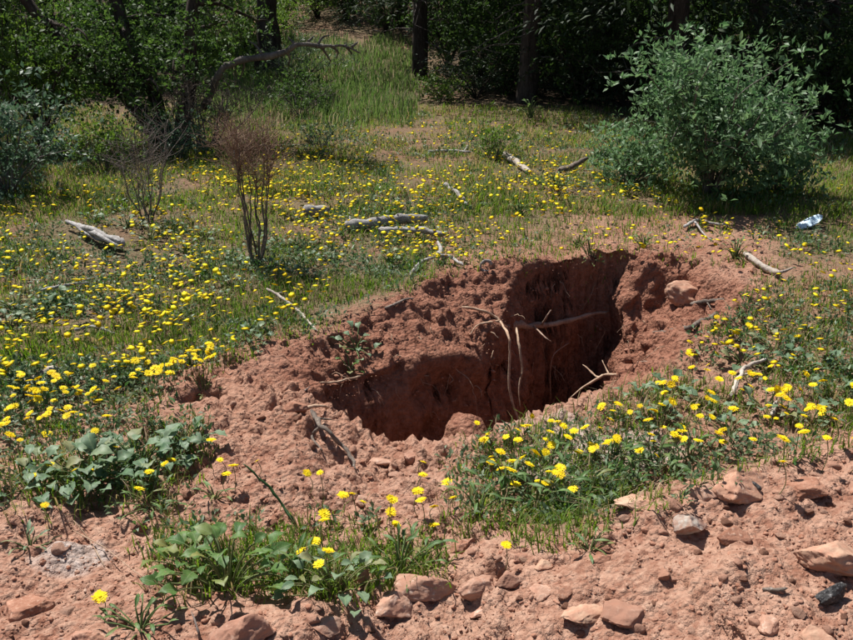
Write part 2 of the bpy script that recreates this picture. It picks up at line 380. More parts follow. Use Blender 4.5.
# ------------------------------------------------------------------ mesh helpers
def mesh(name, V, F, mats, smooth=False, rnd=None, mi=None):
    """V (n,3); F list of (k,3) or (k,4) int arrays"""
    me = bpy.data.meshes.new(name); V = np.asarray(V, np.float32)
    F = [np.asarray(f, np.int32) for f in (F if isinstance(F, list) else [F]) if len(f)]
    me.vertices.add(len(V)); me.vertices.foreach_set('co', V.ravel())
    lv = np.concatenate([f.ravel() for f in F]); cnt = np.concatenate([np.full(len(f), f.shape[1], np.int32) for f in F])
    me.loops.add(len(lv)); me.loops.foreach_set('vertex_index', lv)
    me.polygons.add(len(cnt)); me.polygons.foreach_set('loop_start', np.concatenate([[0], np.cumsum(cnt)[:-1]]).astype(np.int32))
    me.polygons.foreach_set('loop_total', cnt)
    if smooth: me.polygons.foreach_set('use_smooth', np.ones(len(cnt), bool))
    for m_ in (mats if isinstance(mats, (list, tuple)) else [mats]): me.materials.append(m_)
    if mi is not None: me.polygons.foreach_set('material_index', np.asarray(mi, np.int32))
    me.update(calc_edges=True); me.validate()
    if rnd is not None:
        a = me.attributes.new('rnd', 'FLOAT', 'POINT'); a.data.foreach_set('value', np.asarray(rnd, np.float32))
    return me
def link(name, me, parent=None, loc=(0, 0, 0), rot=None, scale=None):
    o = bpy.data.objects.new(name, me); COL.objects.link(o)
    o.location = loc
    if rot is not None: o.rotation_euler = rot
    if scale is not None: o.scale = scale
    if parent is not None: o.parent = parent
    return o
def tag(o, label, cat, group=None, kind=None):
    if label: o['label'] = label
    if cat: o['category'] = cat
    if group: o['group'] = group
    if kind: o['kind'] = kind
    return o
def thing(name, label, cat, loc, group=None):
    o = link(name, None, None, loc); o.empty_display_size = .05
    return tag(o, label, cat, group)
def unit(v): return v/np.maximum(np.linalg.norm(v, axis=-1, keepdims=True), 1e-9)
def smoothpath(pts, n):
    pts = np.asarray([tuple(p) for p in pts], float)
    if len(pts) < 3: t = np.linspace(0, 1, n)[:, None]; return pts[0]*(1-t)+pts[-1]*t
    P = np.vstack([2*pts[0]-pts[1], pts, 2*pts[-1]-pts[-2]]); out = []
    seg = len(pts)-1
    for u in np.linspace(0, seg-1e-6, n):
        i = int(u); t = u-i; a, b, c, d = P[i:i+4]
        out.append(.5*((2*b)+(-a+c)*t+(2*a-5*b+4*c-d)*t*t+(-a+3*b-3*c+d)*t**3))
    return np.array(out)
def tube(path, rad, seg=7, rough=0.0, seed=0, cap=True):
    path = np.asarray(path, float); n = len(path); rad = np.broadcast_to(rad, (n,)).astype(float)
    T = unit(np.gradient(path, axis=0)); ref = np.array([.3, .2, 1.]) if abs(T[0][2]) < .9 else np.array([1., .2, 0])
    A = unit(np.cross(T, ref)); B = np.cross(T, A)
    th = np.linspace(0, 2*np.pi, seg, endpoint=False)
    R = rad[:, None]*np.ones((1, seg))
    Vv = path[:, None]+R[..., None]*(A[:, None]*np.cos(th)[None, :, None]+B[:, None]*np.sin(th)[None, :, None])
    if rough:
        nn = fbm(Vv.reshape(-1, 3), .8/max(rad.max(), .002)*.6, 2, 200+seed).reshape(n, seg)
        Vv = path[:, None]+(Vv-path[:, None])*(1+rough*nn)[..., None]
    Vv = Vv.reshape(-1, 3)
    i = np.arange(n-1)[:, None]*seg; j = np.arange(seg)[None]; k = (j+1) % seg
    Q = np.stack([i+j, i+k, i+seg+k, i+seg+j], -1).reshape(-1, 4)
    F = [Q]
    if cap:
        Vv = np.vstack([Vv, path[0], path[-1]]); a = n*seg
        F.append(np.array([[a, (q+1) % seg, q] for q in range(seg)]+[[a+1, (n-1)*seg+q, (n-1)*seg+(q+1) % seg] for q in range(seg)]))
    return Vv, F
def join(parts):
    Vs, fd, off = [], {}, 0
    for Vv, F in parts:
        Vs.append(Vv)
        for f in F: fd.setdefault(f.shape[1], []).append(f+off)
        off += len(Vv)
    return np.vstack(Vs), [np.vstack(v) for v in fd.values()]
def leaves(P, Dr, U, L, Wd, fold=.25, bend=.2):
    """folded pointed leaves, 6 vertices and 4 triangles each"""
    n = len(P); Dr = unit(Dr); S = unit(np.cross(Dr, U)); U = np.cross(S, Dr)
    L = np.broadcast_to(L, (n,))[:, None]; Wd = np.broadcast_to(Wd, (n,))[:, None]
    b = P; m = P+Dr*L*.5+U*L*bend*.3; t = P+Dr*L-U*L*bend*.25
    l = P+Dr*L*.45+S*Wd*.5+U*Wd*fold; r = P+Dr*L*.45-S*Wd*.5+U*Wd*fold
    Vv = np.stack([b, l, m, r, t], 1).reshape(-1, 3)
    o = np.arange(n)[:, None]*5
    F = np.concatenate([o+np.array([0, 2, 1]), o+np.array([0, 3, 2]), o+np.array([1, 2, 4]), o+np.array([2, 3, 4])], 0)
    return Vv, [F]
def rdir(n, up=0.0, rng=RNG):
    v = rng.normal(size=(n, 3)); v = unit(v); v[:, 2] += up; return unit(v)

# ------------------------------------------------------------------ ground
iy, ix = np.meshgrid(np.arange(len(AY)-1), np.arange(len(AX)-1), indexing='ij')
q0 = iy*len(AX)+ix
QF = np.stack([q0, q0+1, q0+1+len(AX), q0+len(AX)], -1).reshape(-1, 4)
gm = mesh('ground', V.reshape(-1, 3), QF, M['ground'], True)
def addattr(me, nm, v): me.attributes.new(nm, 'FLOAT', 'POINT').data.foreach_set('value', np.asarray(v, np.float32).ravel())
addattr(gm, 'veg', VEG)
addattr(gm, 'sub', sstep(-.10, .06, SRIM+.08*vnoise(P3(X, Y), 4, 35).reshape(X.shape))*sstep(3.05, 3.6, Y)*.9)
ash = np.zeros_like(VEG)
for (apx, apy, r, k) in ((70, 550, .11, .8), (42, 555, .07, .6), (598, 450, .26, .9), (560, 475, .2, .7), (570, 430, .2, .7), (540, 455, .15, .6), (640, 440, .18, .6)):
    c = at1(apx, apy); ash = np.maximum(ash, k*sstep(1.2, .3, np.hypot((X-c.x)/r, (Y-c.y)/(r*.8))+.5*vnoise(P3(X, Y), 9, 12).reshape(X.shape)))
addattr(gm, 'ash', ash)
addattr(gm, 'dust', sstep(3.3, 2.5, Y+.25*vnoise(P3(X, Y), 1.5, 36).reshape(X.shape)))
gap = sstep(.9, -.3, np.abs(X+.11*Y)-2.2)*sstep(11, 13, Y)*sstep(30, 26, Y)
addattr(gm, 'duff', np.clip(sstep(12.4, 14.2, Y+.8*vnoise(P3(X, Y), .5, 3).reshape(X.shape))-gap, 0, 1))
ground = tag(link('ground', gm), 'red clay ground with a dug pit and meadow slope', None, None, 'structure')

# ------------------------------------------------------------------ rocks
def ico(sub):
    t = (1+5**.5)/2
    Vv = unit(np.array([[-1, t, 0], [1, t, 0], [-1, -t, 0], [1, -t, 0], [0, -1, t], [0, 1, t], [0, -1, -t], [0, 1, -t], [t, 0, -1], [t, 0, 1], [-t, 0, -1], [-t, 0, 1]], float))
    F = [[0, 11, 5], [0, 5, 1], [0, 1, 7], [0, 7, 10], [0, 10, 11], [1, 5, 9], [5, 11, 4], [11, 10, 2], [10, 7, 6], [7, 1, 8], [3, 9, 4], [3, 4, 2], [3, 2, 6], [3, 6, 8], [3, 8, 9], [4, 9, 5], [2, 4, 11], [6, 2, 10], [8, 6, 7], [9, 8, 1]]
    for _ in range(sub):
        c = {}; Vl = list(Vv); nF = []
        def mid(a, b):
            k = (min(a, b), max(a, b))
            if k not in c: v = Vl[a]+Vl[b]; Vl.append(v/np.linalg.norm(v)); c[k] = len(Vl)-1
            return c[k]
        for a, b, d in F:
            x, y, z = mid(a, b), mid(b, d), mid(d, a); nF += [[a, x, z], [b, y, x], [d, z, y], [x, y, z]]
        F = nF; Vv = np.array(Vl)
    return Vv, np.array(F)
ICO = {k: ico(k) for k in (0, 1, 2, 3, 4)}
def rockshape(seed, sub=3, ang=.8, cuts=9):
    rg = np.random.default_rng(seed); Vv, F = ICO[sub]; Vv = Vv.copy()
    for _ in range(cuts):                      # flat broken faces
        n = unit(rg.normal(size=3)*np.array([1, 1, .8])); d = rg.uniform(.40, .80)
        s = Vv@n; Vv = Vv-np.where(s > d, (s-d)*ang, 0)[:, None]*n
    Vv = Vv*(1+.07*fbm(Vv+seed*3.1, 1.6, 2, 300)+.05*fbm(Vv+seed*1.7, 5, 3, 310))[:, None]
    return Vv, F
def rock(px, py, wpx, hpx, mat, label, name='rock', dep=.8, sink=.56, seed=None, rotz=None, tilt=None, cat='rock', group=None, sub=3, cuts=9):
    """px, py: where its visible body is centred"""
    rg = np.random.default_rng(seed if seed is not None else int(px*7+py*13))
    p = at1(px, py+hpx*.35); dist = (p-Vector((0, 0, CAMZ))).length
    w = wpx/FPX*dist; h = max(hpx/FPX*dist*.8, .012); w *= .94
    Vv, F = rockshape(int(px*3+py), max(sub, 4), .9, cuts+9); Vv = Vv/np.abs(Vv).max(0); Vv = Vv*(1+.05*fbm(Vv+px, 3.2, 3, 320)+.02*fbm(Vv+py, 11, 2, 321))[:, None]
    Vv = Vv*np.array([w/2, w/2*dep, h*.62])
    me = mesh(name, Vv, [F], M[mat], True)
    try: me.shade_smooth(); me.set_sharp_from_angle(angle=math.radians(40))
    except Exception: pass
    o = link(name, me, None, (p.x, p.y, p.z+h*(.5-sink)), (rg.uniform(-.15, .15) if tilt is None else tilt[0], rg.uniform(-.15, .15) if tilt is None else tilt[1], rg.uniform(0, 6.28)*.1 if rotz is None else rotz))
    return tag(o, label, cat, group)
rock(424, 576, 74, 32, 'rock_pink', 'large pale pink rock at the foot of the leafy plants', dep=.7, seed=1)
rock(394, 590, 46, 36, 'rock_pink', 'pale pink rock leaning against the larger pink one', dep=.8, seed=2)
rock(240, 623, 66, 46, 'rock_red', 'big red brown stone with a flat dark face below the leafy plant', dep=.9, seed=3, sink=.42)
rock(624, 603, 62, 26, 'rock_red', 'wedge shaped red brown rock with a dark triangular face', dep=.8, seed=4)
rock(742, 474, 84, 34, 'rock_orange', 'long pinkish orange slab on the crest of the dirt bank', dep=.55, seed=5, rotz=.2, sink=.55)
rock(708, 486, 50, 20, 'rock_pink', 'flat pink stone beside the long orange slab', dep=.7, seed=51)
rock(688, 522, 36, 26, 'rock_white', 'chalky whitish grey stone lying alone on the dirt bank', dep=.8, seed=6, sink=.18)
rock(838, 548, 64, 34, 'rock_tan', 'pale tan slab with a dark undercut at the dirt bank', dep=.8, seed=7, sink=.45)
rock(645, 497, 66, 13, 'rock_tan', 'thin flat cream stone lying along the grass edge', dep=.5, seed=8)
rock(478, 582, 44, 22, 'rock_pink', 'flat pale stone in the row beside the large pink rock', dep=.6, seed=9)
rock(506, 577, 32, 20, 'rock_red', 'red brown stone with a dark front in the row of flat stones', dep=.7, seed=10, sink=.2)
rock(545, 561, 26, 12, 'rock_tan', 'small cream chip beyond the row of flat stones', dep=.7, seed=11)
rock(382, 458, 30, 13, 'rock_pink', 'flat pale stone lying in front of the pit', dep=.7, seed=12)
rock(410, 453, 22, 16, 'rock_red', 'squarish reddish stone standing next to the flat pale one at the pit', dep=.8, seed=13)
rock(364, 576, 14, 24, 'rock_orange', 'small upright orange stone between the leaves', dep=.7, seed=14, sink=.2)
rock(380, 519, 16, 11, 'rock_tan', 'small cream stone behind the leafy plants', dep=.8, seed=15)
rock(362, 497, 22, 9, 'rock_pink', 'thin pink chip half buried behind the leafy plants', dep=.7, seed=16)
rock(82, 630, 34, 26, 'rock_red', 'rounded red stone near the single low flower', dep=.8, seed=17)
rock(30, 602, 52, 26, 'clod', 'broad crumbly clay lump at the bank foot below the ash', dep=.8, seed=18, cuts=5)
rock(97, 636, 20, 16, 'rock_orange', 'small orange stone touching the rounded red stone', dep=.8, seed=52)
rock(325, 620, 40, 14, 'rock_pink', 'low flat stone in front of the large pink rocks', dep=.7, seed=19)
rock(585, 608, 60, 15, 'rock_tan', 'buried pale ledge stone next to the wedge rock', dep=.6, seed=20, sink=.4)
rock(540, 588, 32, 12, 'rock_pink', 'half buried pale stone below the row of flat stones', dep=.7, seed=21)
rock(800, 482, 46, 18, 'clod', 'broad clay lump behind the dark twig on the dirt bank', dep=.8, seed=22, cuts=5)
rock(735, 532, 42, 22, 'clod', 'crumbly red clay lump beside the whitish stone', dep=.8, seed=23, cuts=5)
rock(815, 436, 15, 9, 'rock_pink', 'small pink stone at the edge of the grass and bank', dep=.8, seed=24)
rock(296, 401, 30, 22, 'clod', 'rounded clay boulder at the left end of the pit', dep=.9, seed=25, cuts=4)
rock(460, 540, 36, 22, 'clod', 'dark clay lump at the end of the green strip', dep=.8, seed=26, cuts=5)
rock(815, 632, 34, 18, 'rock_tan', 'tan stone in front of the charred wood chunk', dep=.8, seed=27)
rock(770, 622, 30, 16, 'rock_pink', 'rounded pinkish stone next to the tan stone on the bank', dep=.8, seed=28)
rock(480, 608, 24, 10, 'rock_pink', 'little flat stone below the flat pale row', dep=.7, seed=29)
rock(600, 555, 22, 12, 'clod', 'small clay lump below the grass tuft on the bank', dep=.8, seed=30, cuts=5)
rock(566, 588, 20, 10, 'clod', 'clay lump behind the buried pale ledge stone', dep=.8, seed=31, cuts=5)
rock(522, 555, 24, 10, 'rock_red', 'thin red stone just behind the row of flat stones', dep=.7, seed=32)
rock(665, 570, 20, 12, 'clod', 'small clay lump above the wedge rock', dep=.8, seed=33, cuts=5)
rock(40, 545, 22, 14, 'rock_red', 'dark red stone resting on the pale ash', dep=.8, seed=34)
tag(rock(831, 592, 36, 20, 'char', 'charred black wood chunk on the dirt bank', name='charred_chunk', cat='wood', dep=.6, seed=35, sink=.2), 'charred black wood chunk on the dirt bank', 'wood')
# stone in the pit wall with a hollow, and the white pebble
p = at1(690, 297)
Vv, F = rockshape(77, 4, .6, 5); dd = np.linalg.norm(Vv-unit(np.array([.1, -.85, .5])), axis=1)
Vv = Vv*(1-.42*sstep(.55, .2, dd)+.08*sstep(.85, .55, dd))[:, None]*np.array([.15, .10, .085])
tag(link('rock', mesh('rock', Vv, [F], M['rock_orange'], True), None, (p.x, p.y+.04, p.z+.0), (.1, .2, .1)), 'rounded orange sandstone with a hollow set in the pit edge', 'rock')
p = ony(565, 352, 5.12)
tag(link('rock', mesh('rock', rockshape(5, 2)[0]*np.array([.022, .02, .009]), [ICO[2][1]], M['rock_white'], True), None, p, (0, .05, .1)), 'small white chip stuck in the shaded pit wall', 'rock')
# loose stones one could count
SPOTS = []
rg = np.random.default_rng(21)
def freespot(px, py, r):
    for a, b, c in SPOTS:
        if abs(a-px) < r+c and abs(b-py) < (r+c)*.6: return False
    SPOTS.append((px, py, r)); return True
vars_ = {}
for mt in ('rock_red', 'rock_pink', 'clod', 'rock_tan'):
    vars_[mt] = [mesh('stone', rockshape(500+i+hash_, 2, .85, 7)[0]*np.array([.5, .42, .3]), [ICO[2][1]], M[mt], True) for hash_ in (len(vars_)*10,) for i in range(4)]
nst = 0; tries = 0
while nst < 110 and tries < 4000:
    tries += 1
    if rg.random() < .7: px, py = rg.uniform(120, 850), rg.uniform(445, 638)
    else: px, py = rg.uniform(0, 420), rg.uniform(400, 638)
    if sample(veg, np.array([px]), np.array([py]))[0] > .25 or (300 < px < 650 and py < 445): continue
    s = rg.choice([9, 11, 13, 17, 22], p=[.42, .32, .17, .07, .02])
    if not freespot(px, py, s*.6): continue
    p = at1(px, py); w = s/FPX*(p-Vector((0, 0, CAMZ))).length
    mt = rg.choice(['clod', 'rock_red', 'rock_pink', 'rock_tan'], p=[.45, .27, .2, .08])
    lab = {'clod': 'small crumbly clod of red clay on the bare soil', 'rock_red': 'small red brown stone lying on the bare soil', 'rock_pink': 'small pale pink stone lying on the bare soil', 'rock_tan': 'small cream coloured stone lying on the bare soil'}[mt]
    o = link('clay_clod' if mt == 'clod' else 'stone', vars_[mt][rg.integers(4)], None, (p.x, p.y, p.z+w*.0), (rg.uniform(-.4, .4), rg.uniform(-.4, .4), rg.uniform(0, 6.28)), (w, w, w*rg.uniform(.8, 1.2)))
    tag(o, lab, 'clod' if mt == 'clod' else 'stone', {'clod': 'loose clay clods', 'rock_red': 'loose red stones', 'rock_pink': 'loose pink stones', 'rock_tan': 'loose cream stones'}[mt]); nst += 1
# crumbs of soil nobody could count
def scatter_px(n, x0, x1, y0, y1, fn, rng=RNG):
    px = rng.uniform(x0, x1, n); py = rng.uniform(y0, y1, n); k = fn(px, py) > rng.random(n)
    return px[k], py[k]
def crumbs(n, box, fn, smin, smax, name, label, mat, seed, sb=1):
    rg = np.random.default_rng(seed)
    px, py = scatter_px(n, *box, fn, rg); P = at(px, py)
    ok = P[:, 1] < 7; P = P[ok]; n = len(P)
    dist = np.linalg.norm(P-np.array([0, 0, CAMZ]), axis=1)
    s = (smin+(smax-smin)*rg.random(n)**3)*(.6+.16*dist)
    B, F = ICO[sb]
    sh = np.stack([rockshape(900+i, sb, .8, 5)[0] for i in range(12)])[rg.integers(0, 12, n)]
    a = rg.uniform(0, 6.28, n); ca, sa = np.cos(a), np.sin(a)
    sh = sh*np.stack([s*rg.uniform(.7, 1.3, n), s*rg.uniform(.6, 1, n), s*rg.uniform(.4, .8, n)], 1)[:, None, :]
    x = sh[..., 0]*ca[:, None]-sh[..., 1]*sa[:, None]; y = sh[..., 0]*sa[:, None]+sh[..., 1]*ca[:, None]
    Vv = np.stack([x, y, sh[..., 2]], -1)+P[:, None]+np.array([0, 0, 1])*(s*.02)[:, None, None]
    FF = (np.arange(n)[:, None, None]*len(B)+F[None]).reshape(-1, 3)
    me = mesh(name, Vv.reshape(-1, 3), [FF], M[mat], False)
    return tag(link(name, me), label, 'gravel', None, 'stuff')
def barefn(px, py): return np.clip(1-sample(veg, px, py)*1.25, .03, 1)
crumbs(4200, (-250, 1100, 262, 640), barefn, .0025, .011, 'soil_crumbs', 'loose crumbs of red clay strewn over the bare soil', 'clod', 31)
crumbs(17000, (-150, 1000, 262, 640), barefn, .0016, .0065, 'soil_grains', 'fine grains of red clay strewn over the bare soil', 'clod', 33, 0)
crumbs(1300, (-250, 1100, 400, 640), barefn, .0025, .010, 'gravel', 'fine pinkish gravel strewn over the dirt bank', 'rock_pink', 32)

# ------------------------------------------------------------------ sticks, logs, roots
def stick(name, label, cat, pts, r0, r1, mat, forks=(), seg=9, rough=.24, n=28, group=None, flat=None):
    wb = .25 if cat == 'log' else .6
    if cat == 'root': r0 *= .72; r1 *= .6
    P = smoothpath(pts, n); base = Vector(P[0])
    rg = np.random.default_rng(int(abs(P.sum())*1000) % 99991)
    P = P+wb*r0*np.stack([fbm(P*1.0+k*9.1, 1/max(r0*5, .02), 3, 400+k) for k in range(3)], 1)
    R = np.linspace(r0, r1, n)*(1+.09*rg.normal(size=n)); R[-1] *= .35; R[-2] *= .75; R[0] *= .6
    root = thing(name, label, cat, base, group) if forks else None
    Vv, F = tube(P-np.array(base), R, seg, rough, rg.integers(50))
    me = mesh(name, Vv, F, M[mat], True)
    if not forks:
        return tag(link(name, me, None, base), label, cat, group)
    link('shaft', me, root)
    for i, (t, fp, fr) in enumerate(forks):
        a = P[int(t*(n-1))]; Q = smoothpath([a]+[tuple(q) for q in fp], 10)-np.array(base)
        Q = Q+.3*fr*np.stack([fbm(Q+k*3.3+i, 1/max(fr*6, .02), 2, 420+k) for k in range(3)], 1)
        fv, ff = tube(Q, np.linspace(fr, fr*.35, 10), 6, rough, i)
        link('fork', mesh('fork', fv, ff, M[mat], True), root)
    return root
def g(px, py, h=.012): return at1(px, py, h)
stick('log', 'dark weathered log chunk with a bleached end among the left flowers', 'log', [g(66, 221, .06), g(85, 229, .06), g(104, 238, .06), g(124, 245, .05)], .012, .04, 'wood', [(.3, [g(92, 229, .11), g(112, 238, .10), g(120, 242, .08)], .022), (.45, [g(100, 236, .09), g(122, 248, .05)], .026), (.2, [g(82, 231, .06), g(101, 242, .04)], .016)], 9, .3)
stick('log', 'long grey log lying in the middle of the meadow', 'log', [g(345, 225, .05), g(370, 222, .06), g(395, 219, .06), g(428, 217, .05)], .046, .03, 'wood', [(.1, [g(350, 216, .08)], .014), (.7, [g(398, 214, .10)], .012)], 9, .25)
stick('log', 'thinner grey branch lying in front of the long log', 'log', [g(378, 231, .05), g(405, 230, .05), g(425, 231, .05), g(445, 235, .04)], .028, .02, 'wood')
stick('log', 'short grey log stub left of the long log', 'log', [g(303, 212, .05), g(330, 209, .05)], .038, .04, 'wood', n=10)
stick('log', 'pale broken branch slanting beside the green shrublet', 'log', [g(504, 154, .04), g(516, 162, .04), g(530, 173, .03)], .035, .03, 'wood_pale')
stick('log', 'dark broken branch left of the blue green shrub', 'log', [g(560, 172, .04), g(575, 165, .06), g(588, 158, .12)], .032, .02, 'wood_dark')
stick('branch', 'small forked grey branch on the bare meadow patch', 'branch', [g(444, 184, .05), g(455, 190, .05), g(467, 204, .04)], .02, .016, 'wood', [(.5, [g(464, 192, .03)], .012)])
stick('branch', 'thin pale branch with a stub on the far meadow', 'branch', [g(428, 152, .03), g(450, 151, .03), g(472, 152, .03)], .02, .014, 'wood', [(.85, [g(468, 145, .05)], .014)])
stick('branch', 'curved grey snag with an upright stub above the pit', 'branch', [g(410, 275, .02), g(421, 262, .03), g(437, 256, .05), g(452, 257, .04), g(464, 266, .02)], .012, .009, 'wood', [(.55, [g(441, 249, .05), g(438, 242, .08)], .022), (.3, [g(412, 262, .02)], .012)])
th = np.linspace(.2, 5.3, 9); c = at1(486, 271)
stick('branch', 'curled grey bark ring lying above the pit', 'bark', [Vector((c.x+.035*math.cos(t), c.y, c.z+.032+.035*math.sin(t))) for t in th], .011, .006, 'wood')
stick('stick', 'thin pale stick slanting down from the dead reddish shrub', 'stick', [g(266, 288, .09), g(285, 300, .05), g(300, 313, .02), g(318, 331, .01)], .009, .006, 'wood_pale', [(.2, [g(283, 292, .06)], .005)])
stick('stick', 'short stick with a broken white end in the left flowers', 'stick', [g(22, 384, .015), g(40, 378, .02), g(57, 370, .03)], .018, .022, 'wood_pale', n=12)
stick('stick', 'grey twig lying in the left flowers', 'stick', [g(76, 330, .02), g(92, 327, .025), g(114, 333, .02)], .012, .007, 'wood')
stick('branch', 'pale thin branch over the left grey green plants', 'branch', [g(40, 290, .05), g(65, 285, .06), g(90, 283, .05)], .009, .006, 'wood', [(.6, [g(98, 276, .08)], .005)])
stick('log', 'bleached forked log at the far right of the pit', 'log', [g(745, 253, .03), g(757, 262, .03), g(768, 269, .03), g(781, 274, .02)], .017, .024, 'wood_pale', [(.75, [g(780, 272, .05), g(793, 268, .05)], .016)])
stick('branch', 'thin grey twigs heaped in front of the blue green shrub', 'branch', [g(684, 228, .02), g(695, 221, .03), g(712, 223, .02), g(728, 226, .015)], .014, .008, 'wood', [(.3, [g(705, 235, .01), g(713, 241, .01)], .009)])
stick('branch', 'curved bleached branch arching through the right flowers', 'branch', [g(733, 396, .01), g(737, 380, .04), g(748, 366, .06), g(768, 357, .05)], .012, .007, 'wood_pale', [(.5, [g(757, 372, .03)], .006)])
stick('stick', 'short pale stick at the grass edge below the curved branch', 'stick', [g(770, 415, .01), g(778, 400, .03)], .009, .007, 'wood_pale', n=10)
stick('stick', 'dark twig lying on the dirt bank behind the charred chunk', 'stick', [g(762, 588, .008), g(775, 590, .008), g(788, 589, .008)], .006, .004, 'wood_dark', n=10)
stick('stick', 'little dark twig beside the long orange slab', 'stick', [g(735, 486, .01), g(748, 483, .02), g(762, 490, .01)], .008, .005, 'char', [(.5, [g(752, 492, .01)], .006)])
stick('stick', 'dry weathered stick at the top edge of the clay slope', 'stick', [g(385, 308, .01), g(400, 302, .02), g(414, 298, .015)], .010, .007, 'wood_dark', n=12)
stick('stalk', 'thick green flower stalk leaning over the bare soil behind the leafy plant', 'stalk', [g(296, 526, .0), g(282, 505, .06), g(266, 484, .12), g(243, 464, .16)], .0055, .003, 'strap')
stick('stick', 'pale bent straw stalk beside the ash patch', 'straw', [g(74, 520, .03), g(88, 538, .02), g(99, 556, .01), g(104, 566, .005)], .0025, .0015, 'root_pale', n=12)
stick('stick', 'long pale straw stalk reaching from the ash to the leafy plant', 'straw', [g(72, 530, .02), g(105, 548, .02), g(140, 575, .015), g(172, 586, .01)], .002, .0012, 'root_pale', n=14)
stick('stick', 'crooked dark twig standing in the soil beside the big red stone', 'stick', [g(200, 640, .0), g(197, 628, .02), g(192, 612, .03)], .004, .002, 'twig_grey', n=10)
# roots in and round the pit
stick('root', 'thick root spanning the shaded back wall of the pit', 'root', [ony(506, 326, 4.62), ony(525, 325, 4.80), ony(545, 325, 4.92), ony(560, 323, 4.98), ony(580, 318, 5.04), ony(608, 309, 5.18)], .034, .016, 'root', [(.38, [ony(546, 318, 4.70), ony(551, 310, 4.68)], .008), (.3, [ony(545, 337, 4.62), ony(552, 342, 4.6)], .006)], 9, .4)
stick('root', 'long root hanging from the clay edge down into the pit', 'root', [g(462, 306, .02), g(485, 312, .03), g(500, 322, .03), ony(508, 335, 4.16), ony(510, 355, 4.12), ony(509, 380, 4.1), ony(513, 405, 4.06), ony(522, 428, 4.02)], .012, .010, 'root_pale', [(.3, [g(478, 325, .02), g(470, 335, .01)], .007)], 8, .4, 30)
stick('root', 'thin hanging root beside the long one in the pit', 'root', [ony(516, 328, 4.45), ony(519, 345, 4.3), ony(522, 370, 4.26), ony(519, 390, 4.22), ony(521, 408, 4.18)], .010, .006, 'root_pale', n=20)
stick('root', 'forked pale root reaching out of the lower right pit wall', 'root', [ony(640, 379, 3.75), ony(625, 374, 3.8), ony(607, 375, 3.85), ony(597, 376, 3.9), ony(583, 364, 4.0)], .013, .006, 'root_pale', [(.6, [ony(585, 386, 3.8), ony(570, 398, 3.7)], .007), (.5, [ony(606, 368, 3.9), ony(602, 360, 3.95)], .005)])
stick('root', 'thin bent rootlet sticking out of the dark wall under the thick root', 'root', [ony(551, 400, 4.9), ony(550, 375, 4.85), ony(553, 356, 4.85), ony(564, 346, 4.9), ony(572, 342, 5.12)], .005, .004, 'root', n=16)
stick('root', 'upper dark root bridging the right lip of the pit', 'root', [g(690, 305, .01), g(705, 302, .03), g(722, 300, .03), g(745, 304, .01)], .020, .015, 'wood_dark', [(.4, [g(712, 310, .01)], .006)])
stick('root', 'lower thick dark root along the right wall of the pit', 'root', [g(652, 334, .015), g(668, 332, .03), g(688, 327, .03), g(704, 320, .03), g(720, 311, .015)], .026, .018, 'wood_dark')
stick('root', 'short root lying along the foot of the right pit wall', 'root', [g(622, 361, .01), g(640, 362, .02), g(662, 363, .02)], .009, .006, 'root', n=12)
stick('root', 'pale root end lying on the left clay ledge', 'root', [g(319, 383, .005), g(335, 382, .012), g(348, 379, .012), g(361, 376, .005)], .008, .008, 'root_pale', n=14)
stick('root', 'brown root tip on the middle clay ledge', 'root', [g(410, 380, .0), g(420, 376, .012), g(432, 375, .008)], .009, .007, 'root', n=10)
stick('root', 'small curled white rootlet at the ledge of the clay slope', 'root', [g(451, 362, .01), g(449, 368, .03), ony(450, 375, 4.05), ony(453, 380, 4.04), ony(449, 384, 4.03)], .005, .004, 'root_pale', n=14)
stick('root', 'pale crooked root at the left end of the pit', 'root', [g(305, 409, .01), g(315, 406, .03), g(327, 407, .03), g(335, 411, .01)], .011, .009, 'root_pale', n=14)
stick('branch', 'dry forked branch lying in the left end of the pit', 'branch', [g(311, 410, .03), g(318, 422, .05), g(330, 432, .05), g(345, 447, .03), g(357, 470, .01)], .010, .006, 'wood_dark', [(.35, [g(312, 437, .02), g(322, 450, .01)], .008), (.15, [g(332, 420, .04)], .006)])
stick('stick', 'tiny thin stick near the small scooped hole', 'stick', [g(300, 395, .0), g(310, 386, .05)], .005, .003, 'twig_grey', n=8)
stick('root', 'fine root fringe stub on the dark back wall', 'root', [ony(594, 352, 5.12), ony(603, 336, 5.06), ony(605, 330, 5.05)], .004, .003, 'root_pale', n=8)
# root hairs hanging out of the cut
rg = np.random.default_rng(55); hp_ = []
for _ in range(150):
    px = rg.uniform(330, 720); py = rg.uniform(268, 425)
    q = at1(px, py, 0.0)
    if not (q.z < -.03 and q.y > 3.45): continue
    q = np.array(q); L_ = rg.uniform(.03, .14); d = np.array([rg.normal()*.5, -.6, rg.normal()*.5-.15]); t = np.linspace(0, 1, 7)[:, None]
    Pp = q+np.array([0, .015, 0])+d*L_*t+np.array([0, 0, -L_*.6])*t*t+.012*np.cumsum(rg.normal(size=(7, 3)), 0)*.4
    hp_.append(tube(Pp, np.linspace(.0022, .0009, 7)*rg.uniform(.7, 1.5), 4, cap=False))
Vv, F = join(hp_); tag(link('root_hairs', mesh('root_hairs', Vv, F, M['root_pale'], True)), 'fine pale root hairs hanging from the cut clay walls', 'roots', None, 'stuff')
